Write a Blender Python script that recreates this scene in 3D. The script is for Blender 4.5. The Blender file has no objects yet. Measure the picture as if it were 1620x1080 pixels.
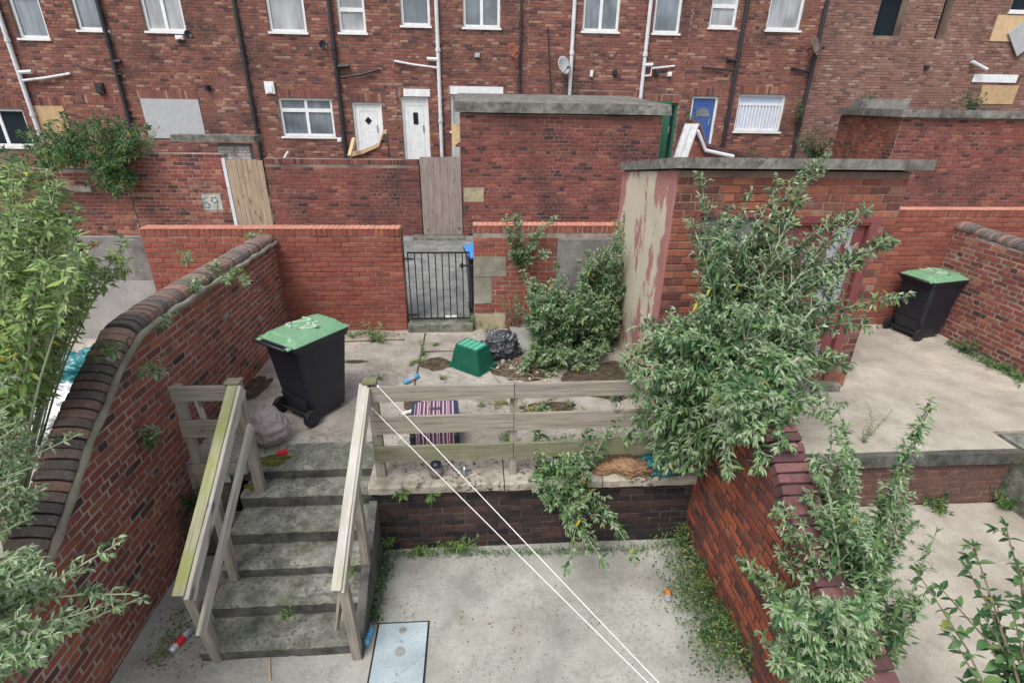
import bpy, math, random
from math import radians, sin, cos, pi
from mathutils import Vector, Matrix, noise as mnoise
R = random.Random(7)
C = bpy.context.scene.collection
SC = bpy.context.scene
# ------------------------------------------------------------ camera
CZ = 4.225
YAW, PIT, ROL, FP = radians(4.16418), radians(24.72069), radians(.95545), 824.83
_f = Vector((sin(YAW)*cos(PIT), cos(YAW)*cos(PIT), -sin(PIT)))
_r = Vector((cos(YAW), -sin(YAW), 0)); _u = _r.cross(_f)
RX = cos(ROL)*_r + sin(ROL)*_u; UX = -sin(ROL)*_r + cos(ROL)*_u
cam = bpy.data.cameras.new('camera'); camo = bpy.data.objects.new('camera', cam); C.objects.link(camo)
cam.lens = 36*FP/1620; cam.sensor_width = 36; cam.clip_start = .05; cam.clip_end = 500
m = Matrix((RX, UX, -_f)).transposed().to_4x4(); m.translation = (0, 0, CZ); camo.matrix_world = m
SC.camera = camo
# ------------------------------------------------------------ light
W = bpy.data.worlds.new('World'); SC.world = W; W.use_nodes = True
nt = W.node_tree; bg = nt.nodes['Background']
sky = nt.nodes.new('ShaderNodeTexSky'); sky.sky_type = 'NISHITA'; sky.sun_disc = False
SUN_EL, SUN_AZ = radians(58), radians(215)
sky.sun_elevation = SUN_EL; sky.sun_rotation = SUN_AZ; sky.dust_density = 3; sky.air_density = 1
hs = nt.nodes.new('ShaderNodeHueSaturation'); hs.inputs['Saturation'].default_value = .42
nt.links.new(sky.outputs[0], hs.inputs['Color']); nt.links.new(hs.outputs[0], bg.inputs[0])
bg.inputs[1].default_value = .15
sl = bpy.data.lights.new('sun', 'SUN'); so = bpy.data.objects.new('sun', sl); C.objects.link(so)
sl.energy = 1.3; sl.angle = radians(25); sl.color = (1, .975, .95)
sd = Vector((sin(SUN_AZ)*cos(SUN_EL), cos(SUN_AZ)*cos(SUN_EL), sin(SUN_EL)))
so.rotation_euler = sd.to_track_quat('Z', 'Y').to_euler(); so.location = (0, -5, 20)
vs = SC.view_settings; vs.view_transform = 'Standard'; vs.look = 'None'; vs.gamma = 1; vs.use_curve_mapping = False
vs.exposure = 0.62
SC.cycles.max_bounces = 6; SC.cycles.diffuse_bounces = 3; SC.cycles.transparent_max_bounces = 6

# ------------------------------------------------------------ helpers
def ray(x, y): return RX*((x-810)/FP) + UX*((540-y)/FP) + _f
def aty(x, y, Y): d = ray(x, y); return d*(Y/d.y) + Vector((0, 0, CZ))
def atz(x, y, z): d = ray(x, y); return d*((z-CZ)/d.z) + Vector((0, 0, CZ))
def proj(p):
    q = Vector(p) - Vector((0, 0, CZ)); z = q.dot(_f)
    if z < .05: return None
    return 810+FP*q.dot(RX)/z, 540-FP*q.dot(UX)/z, z

class MB:
    def __init__(s): s.v = []; s.f = []; s.mi = []
    def add(s, vs_, fs, mi=0):
        b = len(s.v); s.v += [tuple(v) for v in vs_]; s.f += [tuple(i+b for i in f) for f in fs]; s.mi += [mi]*len(fs); return s
    def box(s, x0, x1, y0, y1, z0, z1, mi=0, M=None):
        P = [Vector(p) for p in ((x0,y0,z0),(x1,y0,z0),(x1,y1,z0),(x0,y1,z0),(x0,y0,z1),(x1,y0,z1),(x1,y1,z1),(x0,y1,z1))]
        if M: P = [M @ p for p in P]
        return s.add(P, [(0,3,2,1),(4,5,6,7),(0,1,5,4),(1,2,6,5),(2,3,7,6),(3,0,4,7)], mi)
    def frustum(s, b, t, z0, z1, mi=0, M=None, cap=True, ch=0):   # b,t = (x0,x1,y0,y1)
        def ring(r, z, c):
            x0,x1,y0,y1 = r
            if c <= 0: return [(x0,y0,z),(x1,y0,z),(x1,y1,z),(x0,y1,z)]
            o = []
            for cx, cy, a0 in ((x0+c,y0+c,pi),(x1-c,y0+c,1.5*pi),(x1-c,y1-c,0),(x0+c,y1-c,.5*pi)):
                for k in range(4): a = a0+k*pi/6; o.append((cx+c*cos(a), cy+c*sin(a), z))
            return o
        A = ring(b, z0, ch); B = ring(t, z1, ch); n = len(A)
        P = [Vector(p) for p in A+B]
        if M: P = [M @ p for p in P]
        F = [(i, (i+1) % n, n+(i+1) % n, n+i) for i in range(n)]
        if cap: F += [tuple(range(n))[::-1], tuple(range(n, 2*n))]
        return s.add(P, F, mi)
    def tube(s, path, rad, n=8, mi=0, cap=True):
        path = [Vector(p) for p in path]
        if not isinstance(rad, (list, tuple)): rad = [rad]*len(path)
        P = []; ref = None
        for i, p in enumerate(path):
            t = (path[min(i+1, len(path)-1)] - path[max(i-1, 0)]).normalized()
            if ref is None: ref = t.orthogonal().normalized()
            ref = (ref - t*ref.dot(t)).normalized(); b = t.cross(ref)
            for k in range(n):
                a = 2*pi*k/n; P.append(p + (ref*cos(a) + b*sin(a))*rad[i])
        F = []
        for i in range(len(path)-1):
            for k in range(n): a = i*n+k; b_ = i*n+(k+1) % n; F.append((a, b_, b_+n, a+n))
        if cap: F += [tuple(range(n))[::-1], tuple(range((len(path)-1)*n, len(path)*n))]
        return s.add(P, F, mi)
    def lathe(s, prof, n=20, M=None, mi=0):
        P = []
        for r, z in prof:
            for k in range(n): a = 2*pi*k/n; P.append(Vector((r*cos(a), r*sin(a), z)))
        if M: P = [M @ p for p in P]
        F = [(i*n+k, i*n+(k+1) % n, (i+1)*n+(k+1) % n, (i+1)*n+k) for i in range(len(prof)-1) for k in range(n)]
        F += [tuple(range(n))[::-1], tuple(range((len(prof)-1)*n, len(prof)*n))]
        return s.add(P, F, mi)
    def prism(s, poly, z0, z1, M=None, mi=0):
        n = len(poly); P = [Vector((x, y, z0)) for x, y in poly]+[Vector((x, y, z1)) for x, y in poly]
        if M: P = [M @ p for p in P]
        return s.add(P, [tuple(range(n))[::-1], tuple(range(n, 2*n))]+[(i, (i+1) % n, n+(i+1) % n, n+i) for i in range(n)], mi)

def worldloc(p):
    v = Vector((0, 0, 0))
    while p: v += p.location; p = p.parent
    return v
def obj(name, mb, mat, parent=None, smooth=False, center=True, mesh=None):
    if mesh is None:
        me = bpy.data.meshes.new(name)
        c = Vector((0, 0, 0))
        if center and mb.v:
            n = len(mb.v); c = Vector((sum(v[0] for v in mb.v)/n, sum(v[1] for v in mb.v)/n, sum(v[2] for v in mb.v)/n))
        me.from_pydata([(v[0]-c.x, v[1]-c.y, v[2]-c.z) for v in mb.v], [], mb.f)
        mats = mat if isinstance(mat, (list, tuple)) else [mat]
        for q in mats: me.materials.append(q)
        if len(mats) > 1: me.polygons.foreach_set('material_index', mb.mi)
        if smooth: me.polygons.foreach_set('use_smooth', [True]*len(mb.f))
        me.update()
    else: me = mesh; c = Vector((0, 0, 0))
    o = bpy.data.objects.new(name, me); C.objects.link(o)
    if parent: o.parent = parent; c = c - worldloc(parent)
    o.location = c
    return o
def tag(o, label=None, cat=None, group=None, kind=None):
    if label: o['label'] = label
    if cat: o['category'] = cat
    if group: o['group'] = group
    if kind: o['kind'] = kind
    return o
def thing(name, label, cat, loc=(0,0,0), group=None):
    o = bpy.data.objects.new(name, None); C.objects.link(o); o.location = loc; o.empty_display_size = .1
    return tag(o, label, cat, group)
def struct(name, mb, mat, smooth=False): return tag(obj(name, mb, mat, None, smooth), kind='structure')

# ------------------------------------------------------------ materials
def newmat(name, rough=.8, spec=.3):
    m = bpy.data.materials.new(name); m.use_nodes = True; n = m.node_tree.nodes; b = n['Principled BSDF']
    b.inputs['Roughness'].default_value = rough; b.inputs['Specular IOR Level'].default_value = spec
    return m, m.node_tree, b
def N(t, kind, **kw):
    n = t.nodes.new(kind)
    for k, v in kw.items():
        if k in n.inputs: n.inputs[k].default_value = v
        else: setattr(n, k, v)
    return n
def c4(c): return (c[0], c[1], c[2], 1)
def ramp(t, fac, stops):
    r = t.nodes.new('ShaderNodeValToRGB'); e = r.color_ramp.elements
    while len(e) < len(stops): e.new(.5)
    for i, (p, c) in enumerate(stops): e[i].position = p; e[i].color = c4(c) if not isinstance(c, (int, float)) else (c, c, c, 1)
    t.links.new(fac, r.inputs[0]); return r.outputs[0]
def pos(t): return t.nodes.new('ShaderNodeNewGeometry').outputs['Position']
def noise(t, vec, scale, detail=4, rough=.6, sc=None):
    if sc:
        mp = N(t, 'ShaderNodeMapping'); mp.inputs['Scale'].default_value = sc; t.links.new(vec, mp.inputs[0]); vec = mp.outputs[0]
    n = N(t, 'ShaderNodeTexNoise', Scale=scale, Detail=detail, Roughness=rough); t.links.new(vec, n.inputs['Vector']); return n.outputs['Fac']
def mix(t, fac, a, b, mode='MIX'):
    m_ = t.nodes.new('ShaderNodeMix'); m_.data_type = 'RGBA'; m_.blend_type = mode
    for sock, v in ((m_.inputs[0], fac), (m_.inputs[6], a), (m_.inputs[7], b)):
        if isinstance(v, (int, float)): sock.default_value = v
        elif isinstance(v, tuple): sock.default_value = c4(v)
        else: t.links.new(v, sock)
    return m_.outputs[2]
def bump(t, b, h, strength=.4, dist=.01):
    n = N(t, 'ShaderNodeBump', Strength=strength, Distance=dist); t.links.new(h, n.inputs['Height']); t.links.new(n.outputs[0], b.inputs['Normal'])

def brick_mat(name, stops, soot=(.03,.028,.03), soot_amt=.35, pale=.25, rough=.9, pcol=(.42,.33,.27), stscale=.9):
    m, t, b = newmat(name, rough, .2)
    g = t.nodes.new('ShaderNodeNewGeometry'); oi = t.nodes.new('ShaderNodeObjectInfo')
    ad = N(t, 'ShaderNodeMath', operation='ADD'); t.links.new(g.outputs['Random Per Island'], ad.inputs[0]); t.links.new(oi.outputs['Random'], ad.inputs[1])
    fr = N(t, 'ShaderNodeMath', operation='FRACT'); t.links.new(ad.outputs[0], fr.inputs[0])
    col = ramp(t, fr.outputs[0], stops)
    P = g.outputs['Position']
    n1 = noise(t, P, 35, 5, .7)
    col = mix(t, 1.0, col, ramp(t, n1, [(.25, .72), (.7, 1.18)]), 'MULTIPLY')
    s = ramp(t, noise(t, P, stscale, 5, .65), [(.5, 0.0), (.68, soot_amt)])
    col = mix(t, s, col, soot)
    p = ramp(t, noise(t, P, 11, 5, .75), [(.57, 0.0), (.72, pale)])
    col = mix(t, p, col, pcol)
    t.links.new(col, b.inputs['Base Color'])
    bump(t, b, noise(t, P, 130, 3, .7), .55, .004)
    return m
M = {}
M['new_brick'] = brick_mat('new_red_brick', [(0,(.22,.068,.052)),(.25,(.27,.085,.062)),(.6,(.31,.098,.068)),(.85,(.24,.072,.057)),(1,(.35,.13,.088))], soot=(.12,.05,.045), soot_amt=.3, pale=.16, stscale=1.4)
M['old_brick'] = brick_mat('old_red_brick', [(0,(.08,.042,.045)),(.14,(.20,.07,.06)),(.4,(.30,.095,.07)),(.7,(.25,.075,.06)),(.86,(.38,.14,.085)),(.93,(.42,.19,.12)),(1,(.13,.06,.058))], soot_amt=.5, pale=.5, stscale=1.3)
M['party_brick'] = brick_mat('party_wall_brick', [(0,(.07,.045,.048)),(.1,(.20,.075,.06)),(.4,(.31,.10,.07)),(.7,(.26,.082,.06)),(.88,(.38,.135,.08)),(1,(.15,.065,.058))], soot_amt=.5, pale=.5, stscale=.9, pcol=(.36,.27,.22))
M['brown_brick'] = brick_mat('brown_stained_brick', [(0,(.09,.06,.052)),(.5,(.15,.085,.07)),(1,(.11,.065,.056))], soot_amt=.6, pale=.3)
M['wet_brick'] = brick_mat('orange_wet_brick', [(0,(.13,.045,.035)),(.3,(.30,.08,.042)),(.6,(.37,.105,.05)),(.8,(.2,.06,.045)),(1,(.08,.04,.042))], soot_amt=.6, pale=.25, stscale=1.6)
M['sooty_brick'] = brick_mat('sooty_brick', [(0,(.022,.02,.022)),(.4,(.045,.032,.03)),(.75,(.085,.045,.038)),(1,(.03,.026,.027))], soot_amt=.6, pale=.25, pcol=(.2,.18,.16))
M['house_brick'] = brick_mat('house_brick', [(0,(.09,.05,.05)),(.14,(.17,.08,.07)),(.4,(.26,.105,.08)),(.7,(.21,.085,.07)),(.88,(.32,.14,.095)),(1,(.38,.24,.18))], soot_amt=.6, pale=.5, stscale=.62, pcol=(.38,.29,.25))
M['house_brick_b'] = brick_mat('weathered_house_brick', [(0,(.13,.08,.075)),(.2,(.21,.115,.095)),(.5,(.29,.15,.115)),(.8,(.23,.12,.10)),(1,(.36,.25,.2))], soot_amt=.4, pale=.55, stscale=.5, pcol=(.40,.32,.27))
M['garage_brick'] = brick_mat('dark_red_brick', [(0,(.07,.037,.04)),(.15,(.18,.06,.052)),(.5,(.24,.078,.062)),(.85,(.20,.065,.055)),(1,(.33,.125,.085))], soot_amt=.7, pale=.38, stscale=.7)
M['shed_brick'] = brick_mat('shed_orange_brick', [(0,(.13,.055,.048)),(.3,(.27,.09,.06)),(.6,(.36,.135,.08)),(.85,(.19,.065,.052)),(1,(.31,.17,.12))], soot_amt=.7, pale=.35, stscale=1.3)
M['cope_brick'] = brick_mat('blue_cope_brick', [(0,(.12,.105,.10)),(.3,(.17,.14,.125)),(.6,(.22,.165,.14)),(.85,(.28,.17,.135)),(1,(.32,.20,.16))], soot_amt=.35, pale=.7, pcol=(.34,.32,.28))
M['cope_red'] = brick_mat('red_cope_brick', [(0,(.10,.05,.053)),(.5,(.17,.08,.08)),(1,(.23,.11,.105))], soot_amt=.7, pale=.3, pcol=(.3,.24,.22), stscale=2.5)
M['pink_cope'] = brick_mat('pink_cope_brick', [(0,(.48,.20,.14)),(.5,(.58,.27,.19)),(1,(.52,.22,.15))], soot_amt=.15, pale=.5, pcol=(.66,.46,.38))

def stone_mat(name, base, dark, light, scale=6, lo=.35, hi=.65, spots=None, spot_amt=.0, rough=.92, bumpd=.006, bs=60, sp_scale=14, green=0.0, f2=(.42,.55), crack=0, stain=None):
    m, t, b = newmat(name, rough, .2); P = pos(t)
    col = ramp(t, noise(t, P, scale, 6, .65), [(lo, dark), (.5, base), (hi, light)])
    col = mix(t, 1.0, col, ramp(t, noise(t, P, 90, 3, .8), [(.25, .72), (.72, 1.2)]), 'MULTIPLY')
    col = mix(t, 1.0, col, ramp(t, noise(t, P, .8, 4, .6), [(.3, .78), (.65, 1.08)]), 'MULTIPLY')
    if spots:
        f = ramp(t, noise(t, P, sp_scale, 7, .75), [(.52, 0.0), (.56, spot_amt)])
        fz = ramp(t, noise(t, P, 1.7, 4, .6), [(f2[0], 0.0), (f2[1], 1.0)])
        mm = N(t, 'ShaderNodeMath', operation='MULTIPLY'); t.links.new(f, mm.inputs[0]); t.links.new(fz, mm.inputs[1])
        col = mix(t, mm.outputs[0], col, spots)
    if green:
        col = mix(t, ramp(t, noise(t, P, 3.1, 5, .7), [(.5, 0.0), (.7, green)]), col, (.10,.13,.03))
    if stain:
        col = mix(t, ramp(t, noise(t, P, 1.1, 7, .72, (1, 2.2, 1)), [(.48, 0.0), (.66, .55)]), col, stain)
        col = mix(t, ramp(t, noise(t, P, 5.5, 6, .8), [(.6, 0.0), (.72, .5)]), col, tuple(x*.7 for x in stain))
    if crack:
        nn = t.nodes.new('ShaderNodeTexNoise'); nn.inputs['Scale'].default_value = 2.5; nn.inputs['Detail'].default_value = 6; t.links.new(P, nn.inputs['Vector'])
        va = N(t, 'ShaderNodeVectorMath', operation='MULTIPLY_ADD'); t.links.new(nn.outputs['Color'], va.inputs[0]); va.inputs[1].default_value = (.8,.8,0); t.links.new(P, va.inputs[2])
        vo = t.nodes.new('ShaderNodeTexVoronoi'); vo.feature = 'DISTANCE_TO_EDGE'; vo.inputs['Scale'].default_value = crack; t.links.new(va.outputs[0], vo.inputs['Vector'])
        col = mix(t, ramp(t, vo.outputs['Distance'], [(0, .55), (.0035, 0.0)]), col, (.12,.105,.085))
    t.links.new(col, b.inputs['Base Color']); bump(t, b, noise(t, P, bs, 4, .75), .5, bumpd)
    return m
M['mortar'] = stone_mat('mortar', (.35,.30,.25), (.20,.165,.14), (.45,.40,.34), 5)
M['mortar_red'] = stone_mat('red_mortar', (.24,.13,.10), (.16,.08,.06), (.40,.28,.22), 3)
M['mortar_dark'] = stone_mat('sooty_mortar', (.07,.06,.055), (.04,.035,.03), (.13,.12,.10), 6)
M['mortar_h'] = stone_mat('house_mortar', (.26,.18,.145), (.13,.10,.09), (.36,.27,.22), 1.3)
M['concrete'] = stone_mat('terrace_concrete', (.41,.375,.325), (.33,.30,.255), (.46,.425,.37), 3.2, spots=(.15,.13,.105), spot_amt=.6, sp_scale=20, crack=.45, stain=(.22,.19,.15))
M['concrete_r'] = stone_mat('pale_yard_concrete', (.47,.425,.355), (.37,.335,.28), (.53,.485,.41), 2.2, spots=(.25,.22,.18), spot_amt=.3, stain=(.34,.30,.245))
M['concrete_l'] = stone_mat('lower_yard_concrete', (.41,.405,.36), (.31,.308,.275), (.47,.465,.415), 2.4, spots=(.19,.18,.15), spot_amt=.4, sp_scale=24, stain=(.28,.265,.225))
M['step'] = stone_mat('lichened_step_concrete', (.215,.215,.185), (.11,.112,.092), (.33,.325,.285), 6, spots=(.07,.07,.055), spot_amt=.7, sp_scale=30, green=.5, f2=(.3,.5))
M['coping'] = stone_mat('pitted_coping_concrete', (.40,.36,.29), (.27,.24,.19), (.47,.43,.36), 7, spots=(.035,.03,.025), spot_amt=.95, sp_scale=17)
M['slab'] = stone_mat('grey_roof_slab', (.20,.19,.17), (.11,.105,.09), (.29,.28,.25), 6, spots=(.06,.06,.05), spot_amt=.6)
M['grey_slab'] = stone_mat('smooth_grey_slab', (.33,.335,.31), (.27,.275,.255), (.38,.385,.36), 3)
M['riser'] = stone_mat('dark_riser', (.10,.098,.09), (.05,.05,.045), (.15,.145,.13), 6, green=.25)
M['sandstone'] = stone_mat('buff_stone', (.40,.34,.22), (.29,.25,.17), (.47,.40,.28), 6)
M['blockstone'] = stone_mat('grey_stone_block', (.31,.29,.235), (.23,.21,.17), (.38,.36,.28), 5, green=.35)
M['rendered'] = stone_mat('grey_render', (.24,.225,.21), (.15,.14,.13), (.31,.29,.27), 3, spots=(.1,.09,.09), spot_amt=.4)
M['render_l'] = stone_mat('pale_render', (.33,.31,.30), (.28,.26,.25), (.38,.36,.34), 2)
M['asphalt'] = stone_mat('alley_tarmac', (.20,.205,.20), (.13,.135,.13), (.27,.27,.26), 4, spots=(.36,.35,.32), spot_amt=.5, sp_scale=22)
M['soil'] = stone_mat('dark_soil', (.085,.065,.045), (.045,.035,.025), (.14,.11,.08), 14, bumpd=.02, bs=30)
M['moss'] = stone_mat('moss', (.09,.10,.02), (.05,.05,.015), (.15,.17,.035), 18, bumpd=.02, bs=60)
M['rubble'] = stone_mat('pale_rubble', (.42,.39,.34), (.25,.22,.19), (.6,.58,.54), 20)
M['earth'] = stone_mat('rough_ground', (.16,.15,.11), (.09,.09,.06), (.22,.20,.15), 1.5)
M['slate'] = stone_mat('roof_slate', (.10,.105,.12), (.07,.07,.08), (.14,.14,.15), 6)
M['white_brick'] = brick_mat('white_painted_brick', [(0,(.5,.47,.47)),(.5,(.6,.56,.56)),(1,(.66,.62,.61))], soot=(.2,.1,.09), soot_amt=.7, pale=.2, stscale=3)

def plain(name, col, rough=.5, spec=.5, var=.12, metal=0, sc=8, dirt=0.0, dirtc=(.25,.22,.18)):
    m, t, b = newmat(name, rough, spec); b.inputs['Metallic'].default_value = metal; P = pos(t)
    c = mix(t, 1.0, c4(col)[:3], ramp(t, noise(t, P, sc, 5, .7), [(.3, 1-var), (.7, 1+var)]), 'MULTIPLY')
    if dirt: c = mix(t, ramp(t, noise(t, P, 3.5, 6, .75), [(.45, 0.0), (.7, dirt)]), c, dirtc)
    t.links.new(c, b.inputs['Base Color'])
    b2 = ramp(t, noise(t, P, 25, 4, .7), [(.2, max(0, rough-.12)), (.8, min(1, rough+.15))]); t.links.new(b2, b.inputs['Roughness'])
    return m
M['upvc'] = plain('white_upvc', (.78,.79,.79), .35, dirt=.18, dirtc=(.5,.47,.42))
M['white_pipe'] = plain('white_pipe_plastic', (.66,.68,.70), .45, dirt=.3)
M['black_pipe'] = plain('black_pipe_paint', (.022,.024,.03), .5)
M['pane'] = plain('curtained_glass', (.20,.235,.27), .08, .8, .25, sc=2.5)
M['pane_pale'] = plain('net_curtained_glass', (.36,.37,.39), .12, .8, .22, sc=3)
M['dark'] = plain('dark_opening', (.018,.026,.034), .9, .1)
M['board_grey'] = plain('grey_security_board', (.42,.43,.44), .55, dirt=.15)
M['ply'] = plain('plywood', (.50,.34,.19), .7, .2, .2, dirt=.2)
M['ply_pale'] = plain('pale_plywood', (.60,.42,.25), .7, .2, .15)
M['bluedoor'] = plain('blue_door_paint', (.045,.11,.33), .4)
M['green_paint'] = plain('green_door_paint', (.01,.13,.06), .5, dirt=.1)
M['grille'] = plain('pale_blue_grille', (.50,.56,.70), .5)
M['black_iron'] = plain('black_iron_paint', (.014,.015,.018), .45, dirt=.1, dirtc=(.1,.05,.03))
M['bin_body'] = plain('black_bin_plastic', (.014,.017,.026), .42, .5, .15, dirt=.12, dirtc=(.06,.06,.065))
M['bin_lid'] = plain('green_lid_plastic', (.17,.34,.19), .25, .5, .1, dirt=.25, dirtc=(.3,.42,.28))
M['bin_blue'] = plain('blue_lid_plastic', (.05,.25,.6), .4)
M['tyre'] = plain('tyre_rubber', (.012,.013,.015), .55)
M['lidpaint'] = plain('white_number_paint', (.44,.56,.44), .5, var=.2, sc=40)
M['box_green'] = plain('green_box_plastic', (.006,.10,.062), .38, .5, .12)
M['box_top'] = plain('pale_green_base', (.10,.40,.27), .4)
M['rope'] = plain('white_line', (.72,.70,.66), .6)
M['bag_black'] = plain('black_polythene', (.055,.06,.07), .38, .7, .4, sc=20)
M['cloth'] = plain('mauve_grey_cloth', (.33,.285,.285), .95, .1, .15, sc=30)
M['red'] = plain('red_plastic', (.6,.03,.035), .4)
M['paperbag'] = plain('brown_paper_bag', (.27,.16,.09), .7, .2, .3)
M['teal'] = plain('teal_polythene', (.02,.17,.18), .3, .6, .35, sc=14)
M['can_blue'] = plain('blue_can_print', (.10,.36,.58), .3, .6, .5, sc=50)
M['can_grey'] = plain('silver_can_print', (.55,.56,.58), .25, .6, .3, .4, sc=60)
M['orange'] = plain('orange_print', (.75,.22,.05), .4)
M['white_rub'] = plain('white_plastic_rubbish', (.72,.72,.72), .4, var=.25, sc=9)
M['navy'] = plain('navy_case_fabric', (.025,.035,.075), .7)
M['copper'] = plain('clear_handle_zip', (.1,.1,.11), .4)
M['stem'] = plain('grey_brown_stem', (.22,.18,.13), .9, .1, .2)
M['stem_g'] = plain('pale_green_stem', (.30,.33,.22), .8, .1, .15)
M['twig'] = plain('dry_twig', (.30,.24,.17), .9, .1, .25)
M['cover'] = stone_mat('hazed_manhole_cover_paint', (.44,.52,.545), (.39,.47,.50), (.49,.57,.59), 5, rough=.6)  # blue-grey cover, paled: window-glass haze is put into its colour
M['metal'] = plain('grey_metal', (.35,.34,.31), .5, .5, metal=.3)
M['white_stone'] = stone_mat('cream_painted_stone', (.50,.47,.40), (.38,.36,.31), (.58,.55,.48), 5)
M['brown_dish'] = plain('rusty_dish_paint', (.16,.115,.10), .7)
M['faded_blue'] = plain('faded_blue_paint', (.20,.27,.36), .8)
M['yellow'] = plain('yellow_petals', (.85,.62,.02), .6)
for k_, c1, c2 in (('pane', (.13,.16,.19), (.27,.31,.35)), ('pane_pale', (.26,.28,.30), (.46,.47,.48))):
    m, t, b = newmat('curtained_pane', .06, .9); P = pos(t)
    col = ramp(t, noise(t, P, 7, 4, .6, (1, 1, .12)), [(.3, c1), (.7, c2)])
    col = mix(t, ramp(t, noise(t, P, 1.1, 3, .5), [(.4, 0.0), (.62, .7)]), col, tuple(x*.45 for x in c1))
    t.links.new(col, b.inputs['Base Color']); M[k_] = m
def glassy(name, col, alpha=.5):
    m, t, b = newmat(name, .05, .5); b.inputs['Base Color'].default_value = c4(col); b.inputs['Transmission Weight'].default_value = alpha; b.inputs['IOR'].default_value = 1.4; return m
M['jarglass'] = glassy('clear_jar_glass', (.85,.88,.9), .9)
M['brown_liquid'] = plain('brown_liquid', (.16,.055,.02), .15)

def wood(name, base, dark, green=(.30,.33,.10), gamt=.3, gdir=None):
    m, t, b = newmat(name, .85, .2)
    tc = t.nodes.new('ShaderNodeTexCoord').outputs['Object']; oi = t.nodes.new('ShaderNodeObjectInfo')
    av = N(t, 'ShaderNodeVectorMath', operation='ADD'); t.links.new(tc, av.inputs[0])
    sc = N(t, 'ShaderNodeVectorMath', operation='SCALE'); sc.inputs[0].default_value = (7, 9, 11); t.links.new(oi.outputs['Random'], sc.inputs['Scale']); t.links.new(sc.outputs[0], av.inputs[1])
    g = noise(t, av.outputs[0], 60, 4, .6, (.035, 1, 1))
    col = ramp(t, g, [(.3, dark), (.5, base), (.75, tuple(min(1, x*1.25) for x in base))])
    g2 = noise(t, av.outputs[0], 9, 4, .6, (.3, 1, 1))
    col = mix(t, 1.0, col, ramp(t, g2, [(.3, .8), (.7, 1.12)]), 'MULTIPLY')
    kn = ramp(t, noise(t, av.outputs[0], 5.5, 1, .3, (.8, 1.6, 1.6)), [(.70, 0.0), (.76, .75)])
    col = mix(t, kn, col, tuple(x*.35 for x in dark))
    if gamt:
        ga = ramp(t, noise(t, pos(t), 3.0, 5, .7), [(.40, 0.0), (.62, gamt)])
        if gdir:      # algae grows on upward faces
            nz = t.nodes.new('ShaderNodeSeparateXYZ'); ge = t.nodes.new('ShaderNodeNewGeometry'); t.links.new(ge.outputs['True Normal'], nz.inputs[0])
            up = ramp(t, nz.outputs['Z'], [(.3, .25), (.6, 1.0)])
            mm = N(t, 'ShaderNodeMath', operation='MULTIPLY'); t.links.new(ga, mm.inputs[0]); t.links.new(up, mm.inputs[1]); ga = mm.outputs[0]
        col = mix(t, ga, col, green)
    t.links.new(col, b.inputs['Base Color']); bump(t, b, g, .5, .004)
    return m
M['wood'] = wood('weathered_grey_timber', (.31,.27,.235), (.19,.16,.135), gamt=.12)
M['wood_pale'] = wood('silvered_timber', (.48,.45,.42), (.32,.29,.26), gamt=.35, gdir=1, green=(.37,.38,.15))
M['wood_algae'] = wood('algae_green_timber', (.40,.39,.25), (.27,.26,.15), green=(.31,.33,.10), gamt=.8)
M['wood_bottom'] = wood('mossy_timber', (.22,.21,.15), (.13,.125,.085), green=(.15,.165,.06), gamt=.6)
M['gate_wood'] = wood('grey_gate_timber', (.30,.245,.215), (.20,.155,.135), gamt=0)
M['gate_wood_b'] = wood('tan_gate_timber', (.40,.30,.21), (.27,.19,.13), gamt=0)
M['dark_wood'] = wood('grey_window_boards', (.20,.19,.185), (.13,.12,.12), gamt=0)

def peel(name, base, under, under2, amt=.5, scale=(1,1,.25)):
    m, t, b = newmat(name, .85, .2); P = pos(t)
    f = ramp(t, noise(t, P, 3.2, 7, .7, scale), [(amt-.015, 0.0), (amt+.015, 1.0)])
    base_c = mix(t, ramp(t, noise(t, P, 2.0, 4), [(.4, 0.0), (.7, .5)]), base, under2)
    col = mix(t, f, base_c, under)
    f3 = ramp(t, noise(t, P, 16, 6, .8), [(.62, 0.0), (.66, .8)])
    col = mix(t, f3, col, under2)
    col = mix(t, 1.0, col, ramp(t, noise(t, P, 60, 3, .8), [(.3, .85), (.7, 1.08)]), 'MULTIPLY')
    t.links.new(col, b.inputs['Base Color']); bump(t, b, noise(t, P, 10, 7, .75, scale), .5, .012)
    return m
M['plaster'] = peel('peeling_cream_and_red_render', (.56,.50,.36), (.36,.13,.12), (.50,.39,.36), .535, (1,1,.45))
M['reddoor'] = peel('peeling_red_door_paint', (.20,.055,.06), (.13,.055,.055), (.30,.13,.12), .56, (1,1,.4))
M['greydoor'] = peel('flaking_grey_paint', (.36,.36,.39), (.19,.04,.045), (.42,.41,.44), .52, (1,1,.4))

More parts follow.
